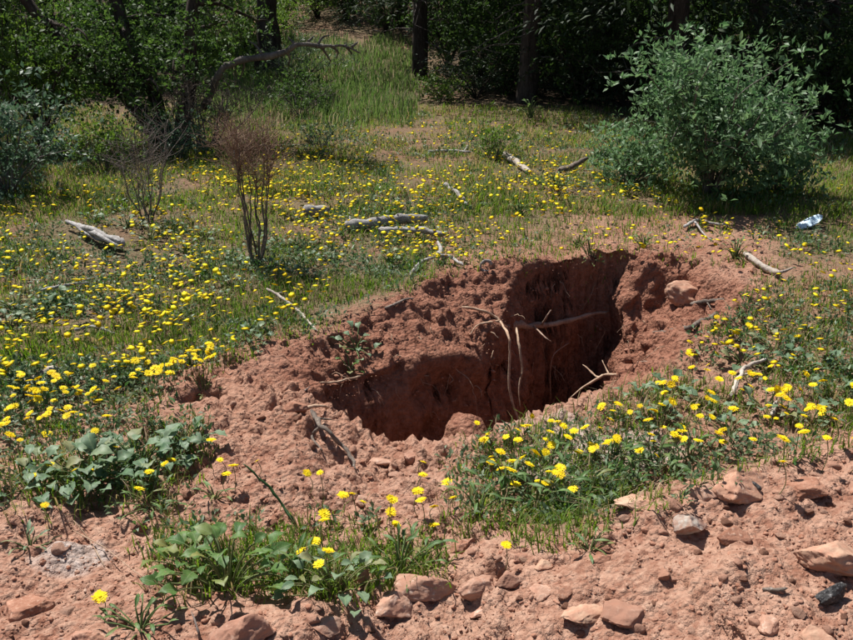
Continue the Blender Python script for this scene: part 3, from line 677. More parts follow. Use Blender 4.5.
# scrap of plastic
pc = at1(808, 227); gx, gy = np.meshgrid(np.linspace(-.11, .11, 14), np.linspace(-.06, .06, 9))
gx2 = gx+.5*gy; zz = .03+.018*fbm(P3(gx*1.0, gy), 14, 3, 600).reshape(gx.shape)+.35*(gx+.04).clip(0)**1.0*.5
pv = np.stack([gx2, gy*(1-.5*np.abs(gx/.11)), zz], -1).reshape(-1, 3)
i, j = np.meshgrid(np.arange(8), np.arange(13), indexing='ij'); qq = i*14+j
pf = np.stack([qq, qq+1, qq+15, qq+14], -1).reshape(-1, 4)
po = tag(link('plastic_scrap', mesh('plastic_scrap', pv, [pf], M['paper'], True), None, pc, (0.25, -.1, .3)), 'crumpled pale blue plastic scrap right of the shrub', 'litter')
sm = po.modifiers.new('thickness', 'SOLIDIFY'); sm.thickness = .003

# ------------------------------------------------------------------ trees and shrubs
def grow(base, tips_n, height, spread, r, rg, lean=(0, 0), wob=.12, start=.0, n=12):
    """stems that leave one base and arch outwards"""
    out = []
    for i in range(tips_n):
        a = 2*math.pi*(i+rg.uniform(-.3, .3))/tips_n; s = spread*rg.uniform(.35, 1.0); h = height*rg.uniform(.7, 1.0)*(1-.35*(s/spread)**2)
        t = np.linspace(0, 1, n)[:, None]
        end = np.array([math.cos(a)*s+lean[0], math.sin(a)*s+lean[1], h])
        P = end*np.concatenate([t**1.25, t**1.25, t**.85], 1)
        P = P+wob*spread*np.stack([fbm(np.full((n, 3), i*3.7+k*11.)+t*1.0, 2.5, 2, 700+k) for k in range(3)], 1)*t*.6
        P[:, :2] += .03*np.array([math.cos(a), math.sin(a)])
        out.append(np.array(base)+P)
    return out
def leafcloud(paths, n, L, Wd, rg, sigma=.12, from_t=.3, up=.4, clump=6):
    """leaves in clumps along the outer length of the stems, pointing out of the clump"""
    m = n//clump
    pi = rg.integers(0, len(paths), m); t = from_t+(1-from_t)*rg.random(m)**.75
    C = np.array([paths[a][min(int(b*(len(paths[a])-1)+.5), len(paths[a])-1)] for a, b in zip(pi, t)])
    C = C+rg.normal(size=(m, 3))*sigma
    P = np.repeat(C, clump, 0); k = len(P)
    Dr = rdir(k, up, rg); P = P+Dr*L*.25
    U = rdir(k, 1.2, rg)
    l = L*rg.uniform(.6, 1.25, k)
    Vv, F = leaves(P, Dr, U, l, l*Wd/L*rg.uniform(.8, 1.2, k))
    r = np.repeat(np.clip(np.repeat(rg.random(m), clump)*.5+rg.random(k)*.5, 0, 1), 5)
    return Vv, F, r, C
def shrub(name, label, cat, px, py, H, R, nst, nl, L, Wd, leafm, barkm, seed, sr=.012, sigma=.12, lean=(0, 0), group=None, up=.4, wx=1.0, from_t=.3, stemname='stem'):
    rg = np.random.default_rng(seed); b = at1(px, py); root = thing(name, label, cat, b, group)
    ps = grow((0, 0, -.03), nst, H, R, sr, rg, lean)
    subs = []
    for p in ps:
        for _ in range(3):
            k = rg.integers(4, 10); d = rdir(1, .3, rg)[0]*R*rg.uniform(.3, .6)
            t = np.linspace(0, 1, 8)[:, None]; subs.append(p[k]+d*t+.03*np.sin(t*5+seed)*rdir(1, 0, rg))
    for i, p in enumerate(ps):
        mine = [tube(p, np.linspace(sr, sr*.3, len(p)), 6, .2, i)]+[tube(s, np.linspace(sr*.5, sr*.15, 8), 5) for s in subs[3*i:3*i+3]]
        Vv, F = join(mine); link(stemname, mesh(stemname, Vv, F, M[barkm], True), root)
    Vv, F, r, C = leafcloud(ps+subs, nl, L, Wd, rg, sigma, from_t, up)
    Vv[:, 0] *= wx
    tag(link('crown', mesh('crown', Vv, F, M[leafm], False, r), root), None, None, None, 'stuff')
    return root, ps+subs, rg
# the big shrub on the right
B1, paths, rg = shrub('shrub', 'large rounded shrub with blue green lance shaped leaves at meadow edge', 'shrub', 708, 197, 1.42, .80, 22, 10500, .062, .024, 'bushleaf', 'bark_grey', 41, .012, .15, (-.02, -.03), wx=1.0, up=.5, from_t=.06)
lm = []
for q in range(5):
    rq = np.random.default_rng(q); n = 6; t = np.linspace(0, 1, n); w = np.sin(np.pi*np.clip(t*.92+.06, 0, 1))**.8*.17
    mid = np.stack([0*t, t, .08*np.sin(t*3)*(q-2)/2], 1)
    vv = np.vstack([mid+np.stack([w, 0*t, w*.35], 1), mid, mid+np.stack([-w, 0*t, w*.35], 1)])
    ff = [[a*n+i, a*n+i+1, a*n+n+i+1, a*n+n+i] for a in (0, 1) for i in range(n-1)]
    lm.append(mesh('leaf', vv, [np.array(ff)], M['bushleaf_o'], True))
cnt = 0
while cnt < 230:
    p = paths[rg.integers(len(paths))]; c = p[rg.integers(int(len(p)*.4), len(p))]+rg.normal(size=3)*.15
    if c[1] > .25 or c[2] < .08: continue
    d = Vector(rdir(1, .35, rg)[0]+np.array([0, -.5, 0])); l = rg.uniform(.06, .095)
    link('leaf', lm[cnt % 5], B1, c, (d.to_track_quat('Y', 'Z') @ Matrix.Rotation(rg.uniform(-.8, .8), 3, 'Y').to_quaternion()).to_euler(), (l, l, l)); cnt += 1
shrub('shrub', 'low green bush filling the right foot of the blue green shrub', 'shrub', 775, 194, .6, .36, 9, 1800, .065, .022, 'bushleaf', 'bark_grey', 57, .008, .1, up=.6, from_t=.1)
# left shrubs
shrub('shrub', 'dusty blue green bush at the left edge of the meadow', 'shrub', 8, 196, .95, .75, 11, 3600, .055, .026, 'blueleaf', 'bark_grey', 42, .011, .12, from_t=.15)
shrub('shrub', 'tall sunlit green bush behind the dusty blue one', 'shrub', 45, 150, 1.9, 1.1, 11, 5200, .06, .032, 'lime', 'bark', 43, .018, .16)  # sunlit look put into the brighter leaf colour
shrub('shrub', 'yellow green leafy bush in the tree shade by the bare twigs', 'shrub', 104, 172, .55, .4, 8, 1500, .045, .022, 'lime', 'bark_grey', 44, .008, .08)
shrub('shrub', 'low dusty bush under the dark oak', 'shrub', 178, 160, .5, .5, 8, 1500, .04, .02, 'blueleaf', 'bark_grey', 45, .008, .1)
shrub('shrub', 'small bright green shrublet beside the pale broken branch', 'shrub', 493, 160, .5, .33, 8, 1100, .045, .016, 'lime', 'bark_grey', 46, .006, .07, up=.8)
shrub('shrub', 'low sunlit green bush at the foot of the dark wood', 'shrub', 440, 101, .5, .42, 8, 1300, .06, .026, 'lime', 'bark_grey', 47, .008, .1)
shrub('shrub', 'low dark bush where the oak shade meets the meadow', 'shrub', 300, 118, .65, .8, 9, 1900, .05, .018, 'oak', 'bark_grey', 48, .008, .12)
shrub('shrub', 'green bush spreading from the left foot of the blue green shrub', 'shrub', 630, 184, .5, .45, 10, 2200, .06, .021, 'bushleaf', 'bark_grey', 49, .007, .1, up=.6)
shrub('shrub', 'small grey green bush in the far meadow', 'shrub', 322, 152, .35, .35, 7, 800, .04, .015, 'forb', 'bark_grey', 50, .006, .08, up=.7)
shrub('shrub', 'tall grey green weed patch on the far grassy slope', 'shrub', 300, 84, .95, .9, 12, 2200, .08, .02, 'forb', 'bark_grey', 58, .008, .15, up=.9)
# leafless shrubs
def twiggy(name, label, px, py, H, R, nst, ntw, mat, seed, broom=.6, tw=.35, rt=.0022, sr=.008):
    rg = np.random.default_rng(seed); b = at1(px, py); root = thing(name, label, 'shrub', b)
    ps = []
    for i in range(nst):
        a = 6.28*i/nst+rg.uniform(-.4, .4); s = R*rg.uniform(.25, .9); t = np.linspace(0, 1, 14)[:, None]
        e = np.array([math.cos(a)*s, math.sin(a)*s, H*rg.uniform(.6, .8)])
        P = e*np.concatenate([t**.8, t**.8, t], 1)+.02*np.stack([fbm(np.full((14, 3), i*5.+k*3)+t, 3, 2, 800+k) for k in range(3)], 1)
        P += np.array([math.cos(a), math.sin(a), 0])*.035; P[0, 2] -= .03; ps.append(P)
        Vv, F = tube(P, np.linspace(sr, sr*.35, 14), 6, .2, i); link('stem', mesh('stem', Vv, F, M['twig_grey' if mat != 'twig_red' else 'wood_dark'], True), root)
    parts = []
    for i in range(ntw):
        p = ps[rg.integers(nst)]; k = rg.integers(int(13*broom), 14); d = rdir(1, 1.0, rg)[0]*np.array([1.1, 1.1, 1])*tw*H*rg.uniform(.4, 1)
        t = np.linspace(0, 1, 5)[:, None]; parts.append(tube(p[k]+d*t+.015*rdir(5, 0, rg)*t, np.linspace(rt, rt*.5, 5), 3, cap=False))
        for _ in range(2):
            d2 = rdir(1, .9, rg)[0]*tw*H*.3; q = p[k]+d*rg.uniform(.4, .9); t3 = np.linspace(0, 1, 3)[:, None]
            parts.append(tube(q+d2*t3, np.linspace(rt*.6, rt*.4, 3), 3, cap=False))
    Vv, F = join(parts); tag(link('twigs', mesh('twigs', Vv, F, M[mat], True), root), None, None, None, 'stuff')
    return root
twiggy('dead_shrub', 'dead upright shrub with a reddish broom of fine twigs', 257, 266, 1.04, .12, 11, 330, 'twig_red', 61, .80, .27, .0018, .0075)
twiggy('bare_shrub', 'leafless grey shrub with thin spreading twigs among the left flowers', 148, 222, .92, .26, 8, 150, 'twig_grey', 62, .35, .34, .0018, .006)
twiggy('bare_shrub', 'low tangle of dark leafless twigs in the oak shade', 205, 150, .8, .7, 12, 260, 'wood_dark', 63, .3, .5, .004, .012)

# oak at the left
def oak():
    rg = np.random.default_rng(71); b = at1(178, 146); root = thing('oak_tree', 'dark spreading oak with leaning trunks at the left meadow edge', 'tree', b)
    trunks = [[(0, 0, -.1), (-.25, .1, .5), (-.5, .2, 1.1), (-.75, .3, 2.2), (-.8, .3, 3.6)],
              [(-.05, .05, -.1), (-.5, 0, .5), (-1.0, -.1, 1.0), (-1.6, -.1, 1.7), (-2.3, 0, 2.9)],
              [(.05, 0, -.1), (.15, .1, .7), (.3, .2, 1.6), (.7, .3, 2.7), (.9, .3, 3.8)]]
    ps = []
    for i, tr in enumerate(trunks):
        P = smoothpath(tr, 22); P = P+.05*np.stack([fbm(P+k*5, 1.3, 2, 840+k) for k in range(3)], 1)
        Vv, F = tube(P, np.linspace(.10, .04, 22), 10, .25, i); link('trunk', mesh('trunk', Vv, F, M['bark'], True), root); ps.append(P)
    limbs = []
    for i in range(30):
        p = ps[i % 3]; k = rg.integers(6, 21); d = rdir(1, .05, rg)[0]; d[2] = abs(d[2])*.6-.28*(i % 4 == 0); Ln = rg.uniform(.7, 1.5)
        t = np.linspace(0, 1, 12)[:, None]
        Q = p[k]+d*Ln*t+np.array([0, 0, -.35])*t**2*Ln*.6+.12*np.stack([fbm(np.full((12, 3), i*2.1+q)+t*1.0, 2.2, 2, 850+q) for q in range(3)], 1)*t
        limbs.append(Q); Vv, F = tube(Q, np.linspace(.032, .008, 12), 6, .2, i); link('limb', mesh('limb', Vv, F, M['bark'], True), root)
    # bare bent limb reaching right
    bl = np.array(b); y0 = b.y-.25
    Q = smoothpath([ony(206, 105, b.y), ony(217, 75, y0), ony(236, 60, y0), ony(262, 54, y0), ony(285, 50, y0), ony(294, 44, y0), ony(308, 42, y0), ony(318, 45, y0), ony(330, 45, y0), ony(345, 45, y0), ony(361, 51, y0)], 40)-bl
    Q = Q+.035*np.stack([fbm(Q+k*4, 5, 3, 860+k) for k in range(3)], 1)
    Vv, F = tube(Q, np.concatenate([np.linspace(.042, .026, 22), np.linspace(.025, .008, 18)]), 8, .3, 4); dl = link('dead_limb', mesh('dead_limb', Vv, F, M['bark_grey'], True), root)
    for i, pp in enumerate([[(320, 45), (326, 54), (331, 62)], [(240, 58), (244, 66), (240, 78)], [(262, 54), (256, 46), (248, 40)], [(345, 45), (352, 54)], [(318, 45), (322, 38), (330, 35)], [(330, 45), (338, 52), (336, 58)], [(352, 47), (358, 42)], [(294, 44), (288, 37)], [(285, 50), (290, 58), (288, 66)], [(308, 42), (314, 36)]]):
        R = smoothpath([ony(a, c, y0+.05*j) for j, (a, c) in enumerate(pp)], 8)-bl
        Vv, F = tube(R, np.linspace(.018, .006, 8), 6, .2, i); link('twig', mesh('twig', Vv, F, M['bark_grey'], True), dl)
    Vv, F, r, C = leafcloud(limbs+[p[11:] for p in ps], 15000, .055, .03, rg, .24, .25, .1)
    ok = np.repeat((Vv.reshape(-1, 5, 3)[:, 0, 2] > .25) & (Vv.reshape(-1, 5, 3)[:, 0, 0] < 1.1), 5)
    Vv = Vv[ok]; r = r[ok]; nl = len(Vv)//5; o = np.arange(nl)[:, None]*5
    F = np.concatenate([o+np.array(q) for q in ([0, 2, 1], [0, 3, 2], [1, 2, 4], [2, 3, 4])], 0)
    tag(link('crown', mesh('crown', Vv, [F], M['oak'], False, r), root), None, None, None, 'stuff')
oak()

# dark wood behind
def conifer_meshes(seed, H, zc):
    rg = np.random.default_rng(seed)
    P = np.stack([.12*fbm(P3(np.full(26, seed*3.), np.linspace(0, 4, 26)), .7, 2, 880), .12*fbm(P3(np.full(26, seed*5.), np.linspace(0, 4, 26)), .7, 2, 881), np.linspace(-.3, H, 26)], 1)
    P[:, :2] -= P[0, :2]
    tr = tube(P, np.linspace(.17, .03, 26), 10, .18, seed)
    br, tips = [], []
    for z in np.arange(.7, zc, .17):
        a = rg.uniform(0, 6.28); Ln = rg.uniform(.5, 1.5); t = np.linspace(0, 1, 8)[:, None]
        c = P[min(int(z/H*25), 25)]*np.array([1, 1, 0])+np.array([0, 0, z])
        d = np.array([math.cos(a), math.sin(a), rg.uniform(-.35, .15)])*Ln
        Q = c+d*t+np.array([0, 0, -.15])*t*t+.05*rdir(8, 0, rg)*t; br.append(tube(Q, np.linspace(.014, .003, 8), 4, cap=False))
        for _ in range(3):
            q = Q[rg.integers(3, 8)]; br.append(tube(q+rdir(1, -.2, rg)[0]*.3*np.linspace(0, 1, 4)[:, None], np.linspace(.005, .002, 4), 3, cap=False))
    n = 6500
    z = zc+(H-zc)*rg.random(n)**1.1; R = (.25+1.9*(1-(z-zc)/(H-zc)))*np.sqrt(rg.random(n)); a = rg.uniform(0, 6.28, n)
    C = np.stack([np.cos(a)*R, np.sin(a)*R, z-.25*R], 1)
    Dr = np.stack([np.cos(a), np.sin(a), rg.uniform(-.5, .2, n)], 1)+.5*rg.normal(size=(n, 3))
    lv = leaves(C, Dr, rdir(n, 1.5, rg), rg.uniform(.10, .22, n), rg.uniform(.03, .07, n), .1, .3)
    n2 = 900                                             # drooping low boughs
    a = rg.uniform(0, 6.28, 9); zz = rg.uniform(.9, zc, 9); k = rg.integers(0, 9, n2); rr = rg.uniform(.4, 1.7, n2)
    C2 = np.stack([np.cos(a[k])*rr, np.sin(a[k])*rr, zz[k]-.22*rr], 1)+rg.normal(size=(n2, 3))*.12
    lv2 = leaves(C2, np.stack([np.cos(a[k]), np.sin(a[k]), np.full(n2, -.3)], 1)+.7*rg.normal(size=(n2, 3)), rdir(n2, 1., rg), rg.uniform(.07, .14, n2), rg.uniform(.014, .028, n2), .1, .3)
    Vc, Fc = join([lv, lv2]); rn = np.repeat(rg.random(n+n2), 5)
    Vb, Fb = join(br)
    return mesh('trunk', tr[0], tr[1], M['bark'], True), mesh('branches', Vb, Fb, M['bark_grey'], True), mesh('crown', Vc, Fc, M['conifer'], False, rn)
CON = [conifer_meshes(s, H, zc) for s, H, zc in ((1, 11, 2.6), (2, 9, 2.2), (3, 12.5, 3.0), (4, 8, 1.8))]
rg = np.random.default_rng(90)
def conifer(x, y, v, s, label, group):
    z = float(Hq(x, y)); root = thing('conifer_tree', label, 'tree', (x, y, z), group); root.rotation_euler.z = rg.uniform(0, 6.28); root.scale = (s, s, s)
    a, b, c = CON[v]
    link('trunk', a, root); tag(link('branches', b, root), None, None, None, 'stuff'); tag(link('crown', c, root), None, None, None, 'stuff')
def gxat(px, y): return (px-426.5)/FPX*(y*CP+1.2*SP)
conifer(gxat(420, 16.5), 16.5, 0, 1.0, 'slim dark conifer trunk rising beside the grassy gap in the wood', None)
conifer(gxat(527, 13.6), 13.6, 1, 1.0, 'dark conifer with a straight trunk at the front of the wood', None)
conifer(gxat(667, 11.8), 11.8, 3, .95, 'conifer directly behind the large blue green shrub', None)
sx, sy = gxat(270, 16.5), 16.5; sz = float(Hq(sx, sy)); sp = smoothpath([(0, 0, -.2), (.02, 0, .5), (.0, .03, 1.1), (.05, 0, 1.9), (.02, .02, 2.6)], 18)  # trunk of a crowned tree; crown omitted so no shade falls on the gap
stv, stf = tube(sp, np.linspace(.26, .17, 18), 12, .2, 3)
tag(link('crownless_trunk', mesh('crownless_trunk', stv, stf, M['bark'], True), None, (sx, sy, sz)), 'thick dark tree trunk with its crown left out on the far grassy slope', 'trunk')
def woodlab(px, y, kind):
    w = 'behind the dark oak' if px < 200 else 'around the grassy gap' if px < 460 else 'behind the straight front conifer' if px < 640 else 'behind the large blue green shrub' if px < 860 else 'beyond the meadow right of the large shrub'
    if y > 21: w = 'far '+w
    return kind+w, kind+w
places = [(600, 14.8), (742, 13.2), (795, 14.6), (845, 12.8), (905, 11.8), (480, 17.5), (560, 18.5), (640, 19), (705, 17.2), (870, 18), (1000, 13.5), (1080, 16), (-60, 19), (20, 20), (95, 19.5), (150, 21), (-180, 13), (-260, 17),
          (350, 24), (300, 27), (140, 22), (400, 22), (450, 25), (520, 26), (590, 24), (680, 26), (760, 24), (840, 25), (930, 22), (60, 23), (130, 26), (-40, 22), (-150, 25), (1050, 25), (325, 33), (375, 36), (270, 38), (480, 34), (620, 35), (750, 34), (180, 34), (50, 32), (900, 33)]
for px, y in places:
    conifer(gxat(px, y)+rg.uniform(-.3, .3), y+rg.uniform(-.4, .4), rg.integers(4), rg.uniform(.85, 1.25), *woodlab(px, y, 'dark conifer in the shaded wood '))
# undergrowth inside the wood: three kinds, copied
def dark_bush(seed, H, R, n, L, Wd, mat):
    rg = np.random.default_rng(seed); ps = grow((0, 0, -.05), 10, H, R, .015, rg)
    st = join([tube(p, np.linspace(.016, .004, len(p)), 5, .2, i) for i, p in enumerate(ps)])
    Vv, F, r, C = leafcloud(ps, n, L, Wd, rg, R*.2, .15, .3)
    return mesh('stems', st[0], st[1], M['bark'], True), mesh('crown', Vv, F, M[mat], False, r)
DB = [dark_bush(101, 1.5, .95, 2600, .075, .035, 'oak'), dark_bush(102, 1.1, 1.2, 2600, .07, .03, 'conifer'), dark_bush(103, 2.3, 1.2, 3200, .085, .04, 'oak'), dark_bush(104, 1.9, 1.2, 3000, .085, .035, 'lime')]
bl = [(455, 17.5, 2), (480, 16, 2), (520, 18, 2), (575, 15.6, 2), (630, 15.8, 2), (670, 17.5, 2), (725, 15, 2), (760, 18, 2), (815, 14, 2), (860, 17.5, 2), (470, 14.2, 1), (508, 14.6, 0), (560, 14.3, 1), (590, 13.6, 0), (625, 13.2, 1), (650, 14.5, 2), (690, 13.2, 1), (735, 12.6, 0), (775, 12.2, 1), (815, 11.6, 1), (850, 11.4, 0), (890, 11, 2), (940, 11.5, 0), (540, 16.5, 2), (610, 17, 2), (700, 16, 2), (780, 16, 2), (850, 15.5, 2), (490, 20, 2), (440, 21, 2), (560, 21, 2), (640, 22, 2), (740, 21, 2), (830, 21, 2),
      (20, 15, 3), (75, 14.6, 3), (120, 15.2, 2), (-40, 13.5, 2), (-100, 11.5, 0), (150, 15.5, 2), (215, 16.5, 3), (245, 18.5, 3), (290, 22.5, 3), (318, 23.5, 3), (350, 23, 2), (385, 21.5, 2), (330, 26, 2), (265, 20.5, 3), (60, 17, 2), (0, 18, 2), (180, 20, 2), (-120, 16, 2), (360, 27, 2), (400, 27, 2)]
for px, y, k in bl:
    x = gxat(px, y)+rg.uniform(-.15, .15); z = float(Hq(x, y))
    lab = ('sunlit green bush at the top of the grassy gap in the wood', 'sunlit bushes above the grassy gap') if k == 3 else woodlab(px, y, {0: 'dark leafy bush ', 1: 'low spreading dark bush ', 2: 'tall dark bush '}[k])
    root = thing('undergrowth_bush', lab[0], 'bush', (x, y, z), lab[1]); root.rotation_euler.z = rg.uniform(0, 6.28); s = rg.uniform(.8, 1.15); root.scale = (s, s, s)
    tag(link('stems', DB[k][0], root), None, None, None, 'stuff'); tag(link('crown', DB[k][1], root), None, None, None, 'stuff')

# ------------------------------------------------------------------ leafy plants
def leafmesh(q, kind):
    rq = np.random.default_rng(200+q); n = 8; t = np.linspace(0, 1, n)
    if kind == 'ovate': w = (np.sin(np.pi*np.clip(t, 0.02, .99))**.7)*(.36-.16*t)*1.15
    elif kind == 'round': w = np.sqrt(np.clip(1-(2*t-1.)**2, 0, 1))*.48
    else: w = np.sin(np.pi*np.clip(t*.95+.04, 0, 1))**.7*.10
    w = w*(1+.10*rq.normal(size=n))+.004
    cv = rq.uniform(.05, .22)
    mid = np.stack([.03*np.sin(t*4+q), t, cv*np.sin(t*2.6)-.10*t*t], 1)
    rip = .05*np.sin(t*17+q)
    rows = [mid+np.stack([-w, -.06*t, w*.30+rip*w*3], 1), mid+np.stack([-w*.55, -.02*t, w*.24], 1), mid, mid+np.stack([w*.55, -.02*t, w*.24], 1), mid+np.stack([w, -.06*t, w*.30-rip*w*3], 1)]
    vv = np.vstack(rows); ff = [[a*n+i, a*n+i+1, a*n+n+i+1, a*n+n+i] for a in range(4) for i in range(n-1)]
    return vv, np.array(ff)
LM = {}
for kd in ('ovate', 'round', 'strap'):
    for mt in ('broad', 'greyleaf'):
        LM[kd, mt] = [mesh('leaf', leafmesh(q, kd)[0], [leafmesh(q, kd)[1]], M[mt], True) for q in range(5)]
def leafy(px, py, rpx, nl, leafpx, kind, mat, label, hpx=20, group=None, name='leafy_plant', seed=None, h0=0.):
    rg = np.random.default_rng(seed or int(px*11+py*3)); b = at1(px, py); d = (b-Vector((0, 0, CAMZ))).length; k = d/FPX
    root = thing(name, label, 'plant', b, group); R, Hh, Lf = rpx*k, hpx*k, leafpx*k*.62; nl = int(nl*1.0)
    parts = []
    for i in range(nl):
        a = 2.4*i+rg.uniform(-.4, .4); s = math.sqrt((i+.5)/nl)*R
        x, y = math.cos(a)*s, math.sin(a)*s*.85; zt = Hh*(1-.75*(s/R)**2)*rg.uniform(.55, 1.05)+.006
        gz = float(Hq(b.x+x, b.y+y))-b.z; gz = max(min(gz, .06), -.12)
        e = np.array([x, y, max(gz, -.05)+zt]); o = np.array([x*.12, y*.12, -.01])
        t = np.linspace(0, 1, 6)[:, None]; P = o*(1-t)+e*t; P[:, 2] += .25*zt*np.sin(t[:, 0]*3.14)
        parts.append(tube(P, np.linspace(.0022, .0012, 6)*(1+.2*d), 4, cap=False))
        l = Lf*rg.uniform(.7, 1.15); pit = rg.uniform(-.15, .55)
        m = LM[kind, mat][rg.integers(5)]
        link('leaf', m, root, e, (pit, rg.uniform(-.45, .45), a-math.pi/2+rg.uniform(-.5, .5)), (l, l, l))
    Vv, F = join(parts); tag(link('stems', mesh('stems', Vv, F, M['stem'], True), root), None, None, None, 'stuff')
    return root
leafy(228, 588, 62, 34, 30, 'ovate', 'broad', 'large leafy plant with upright oval leaves above the big red stone', 62)
leafy(192, 570, 36, 16, 24, 'ovate', 'broad', 'smaller oval leaved plant left of the large leafy one', 34)
leafy(335, 592, 50, 26, 26, 'ovate', 'greyleaf', 'leafy plant with grey green leaves behind the pale pink rocks', 42)
leafy(300, 585, 40, 20, 30, 'strap', 'broad', 'strap leaved plant between the two leafy clumps', 40)
leafy(400, 572, 40, 22, 30, 'strap', 'broad', 'narrow leaved plant directly above the large pink rock', 34)
leafy(140, 628, 34, 18, 26, 'strap', 'broad', 'small spiky rosette near the single low flower', 16)
leafy(35, 486, 44, 20, 28, 'ovate', 'greyleaf', 'grey green leafy patch with flowers at the far left dirt edge', 22)
leafy(88, 480, 48, 26, 32, 'ovate', 'greyleaf', 'broad grey leaved patch below the left flower carpet', 26)
leafy(140, 468, 44, 24, 32, 'ovate', 'greyleaf', 'spreading grey leaved plant on the bare soil left of the pit', 24)
leafy(185, 446, 28, 12, 28, 'ovate', 'greyleaf', 'small grey leaved plant closest to the scooped hole', 18)
leafy(150, 505, 26, 16, 22, 'strap', 'broad', 'low narrow leaved tuft below the grey leaved patch', 14)
leafy(215, 498, 14, 8, 20, 'strap', 'broad', 'tiny narrow leaved tuft alone on the bare soil', 12)
leafy(30, 548, 16, 9, 22, 'strap', 'greyleaf', 'tiny grey rosette beside the pale ash', 10)
leafy(205, 396, 15, 14, 17, 'strap', 'broad', 'green tuft hanging over the scooped hole', 18)
leafy(356, 348, 22, 12, 17, 'ovate', 'greyleaf', 'grey green plant growing on the bare clay slope of the pit', 9)
leafy(350, 368, 11, 6, 10, 'round', 'broad', 'small shoot below the plant on the clay slope', 6)
leafy(248, 342, 22, 12, 16, 'ovate', 'greyleaf', 'grey leaved plant at the grass edge left of the clay slope', 14)
for q, (px, py, r) in enumerate([(18, 312, 28), (45, 318, 26), (8, 330, 20), (62, 306, 18)]):
    leafy(px, py, r, 16, 13, 'ovate', 'greyleaf', 'grey green leaf clump under the pale thin branch', 15, 'grey green clumps at the left')
for q, (px, py, r) in enumerate([(150, 240, 20), (185, 252, 18), (215, 300, 18), (232, 288, 18), (95, 222, 18), (128, 228, 16), (280, 250, 18), (300, 262, 16), (225, 262, 16), (390, 262, 14), (330, 262, 14), (243, 270, 16), (272, 272, 16), (258, 250, 14), (300, 280, 16), (205, 240, 16), (170, 232, 16)]):
    leafy(px, py, r, 12, 10, 'ovate', 'greyleaf', 'grey green leaf clump scattered between the meadow flowers', 11, 'grey green clumps in the meadow')
for q, (px, py, r) in enumerate([(775, 352, 24), (800, 370, 26), (742, 362, 20), (835, 398, 28), (640, 398, 18), (672, 392, 22), (705, 410, 24), (765, 410, 26), (812, 420, 24), (845, 370, 20), (660, 425, 20), (730, 435, 22)]):
    leafy(px, py, r, 11, 19, 'ovate', 'greyleaf', 'grey green broad leaved clump in the flowers right of the pit', 14, 'broad leaved clumps right of the pit')
for q, (px, py, h) in enumerate([(590, 260, 22), (643, 246, 14), (735, 258, 24), (578, 247, 14), (556, 190, 20), (530, 118, 22), (520, 215, 16)]):
    leafy(px, py, 11, 16, 11, 'strap', 'broad', 'small upright green sprig on the dry ground beyond the pit', h, 'green sprigs beyond the pit')
leafy(590, 550, 16, 9, 26, 'strap', 'broad', 'low grass like tuft by the lone flower on the bank', 9)
for q, (px, py, r, h) in enumerate([(480, 515, 26, 34), (505, 500, 30, 40), (535, 508, 32, 44), (565, 512, 28, 36), (590, 500, 22, 26), (620, 470, 26, 28), (655, 468, 28, 28), (690, 460, 26, 24), (550, 470, 20, 30)]):
    leafy(px, py, r, 10, 30, 'strap', 'broad', 'narrow leaved flower clump in the green strip before the pit', h, 'narrow leaved clumps in the green strip')

# ------------------------------------------------------------------ flowers
def head(seed, layers=((18, 1., .10), (15, .78, .25), (11, .52, .45)), petal_n=4):
    rq = np.random.default_rng(seed); Vs, Fs, off, mi = [], [], 0, []
    for n, R, el in layers:
        for i in range(n):
            a = 6.283*(i+rq.uniform(-.25, .25))/n; e = el+rq.normal()*.07; L = .5*R*rq.uniform(.88, 1.08); w = .5*R*4.2/n
            d = np.array([math.cos(a)*math.cos(e), math.sin(a)*math.cos(e), math.sin(e)]); s = np.array([-math.sin(a), math.cos(a), 0]); u = np.cross(d, s)
            Vs += [d*.05-s*w*.25, d*.05+s*w*.25, d*L*.7+s*w*.6+u*.02, d*L+s*w*.3, d*L*.94, d*L-s*w*.3, d*L*.7-s*w*.6+u*.02]
            Fs += [[off, off+1, off+2], [off, off+2, off+6], [off+2, off+3, off+4], [off+2, off+4, off+6], [off+4, off+5, off+6]]; off += 7; mi += [0]*5
    V_, F_ = np.array(Vs), np.array(Fs)
    Vi, Fi = ICO[1]; F_ = np.vstack([F_, Fi+len(V_)]); V_ = np.vstack([V_, Vi*np.array([.13, .13, .10])+np.array([0, 0, .06])])
    mi += [1]*len(Fi)
    return mesh('flower_head', V_, [F_], [M['petal'], M['petal_c']], False, np.repeat(np.linspace(0, 1, 50), 1)[np.arange(len(V_))//7 % 50], mi)
HEADS = [head(s) for s in range(6)]
def stemmesh(q):
    rq = np.random.default_rng(q); t = np.linspace(0, 1, 8); b = rq.uniform(-.16, .16, 2)
    P = np.stack([b[0]*np.sin(t*3.14), b[1]*np.sin(t*3.14), t*1.04-.04], 1)
    return P
STEMS = []
for q in range(6):
    Vv, F = tube(stemmesh(q), np.full(8, .011), 5); STEMS.append(mesh('stem', Vv, F, M['stem'], True))
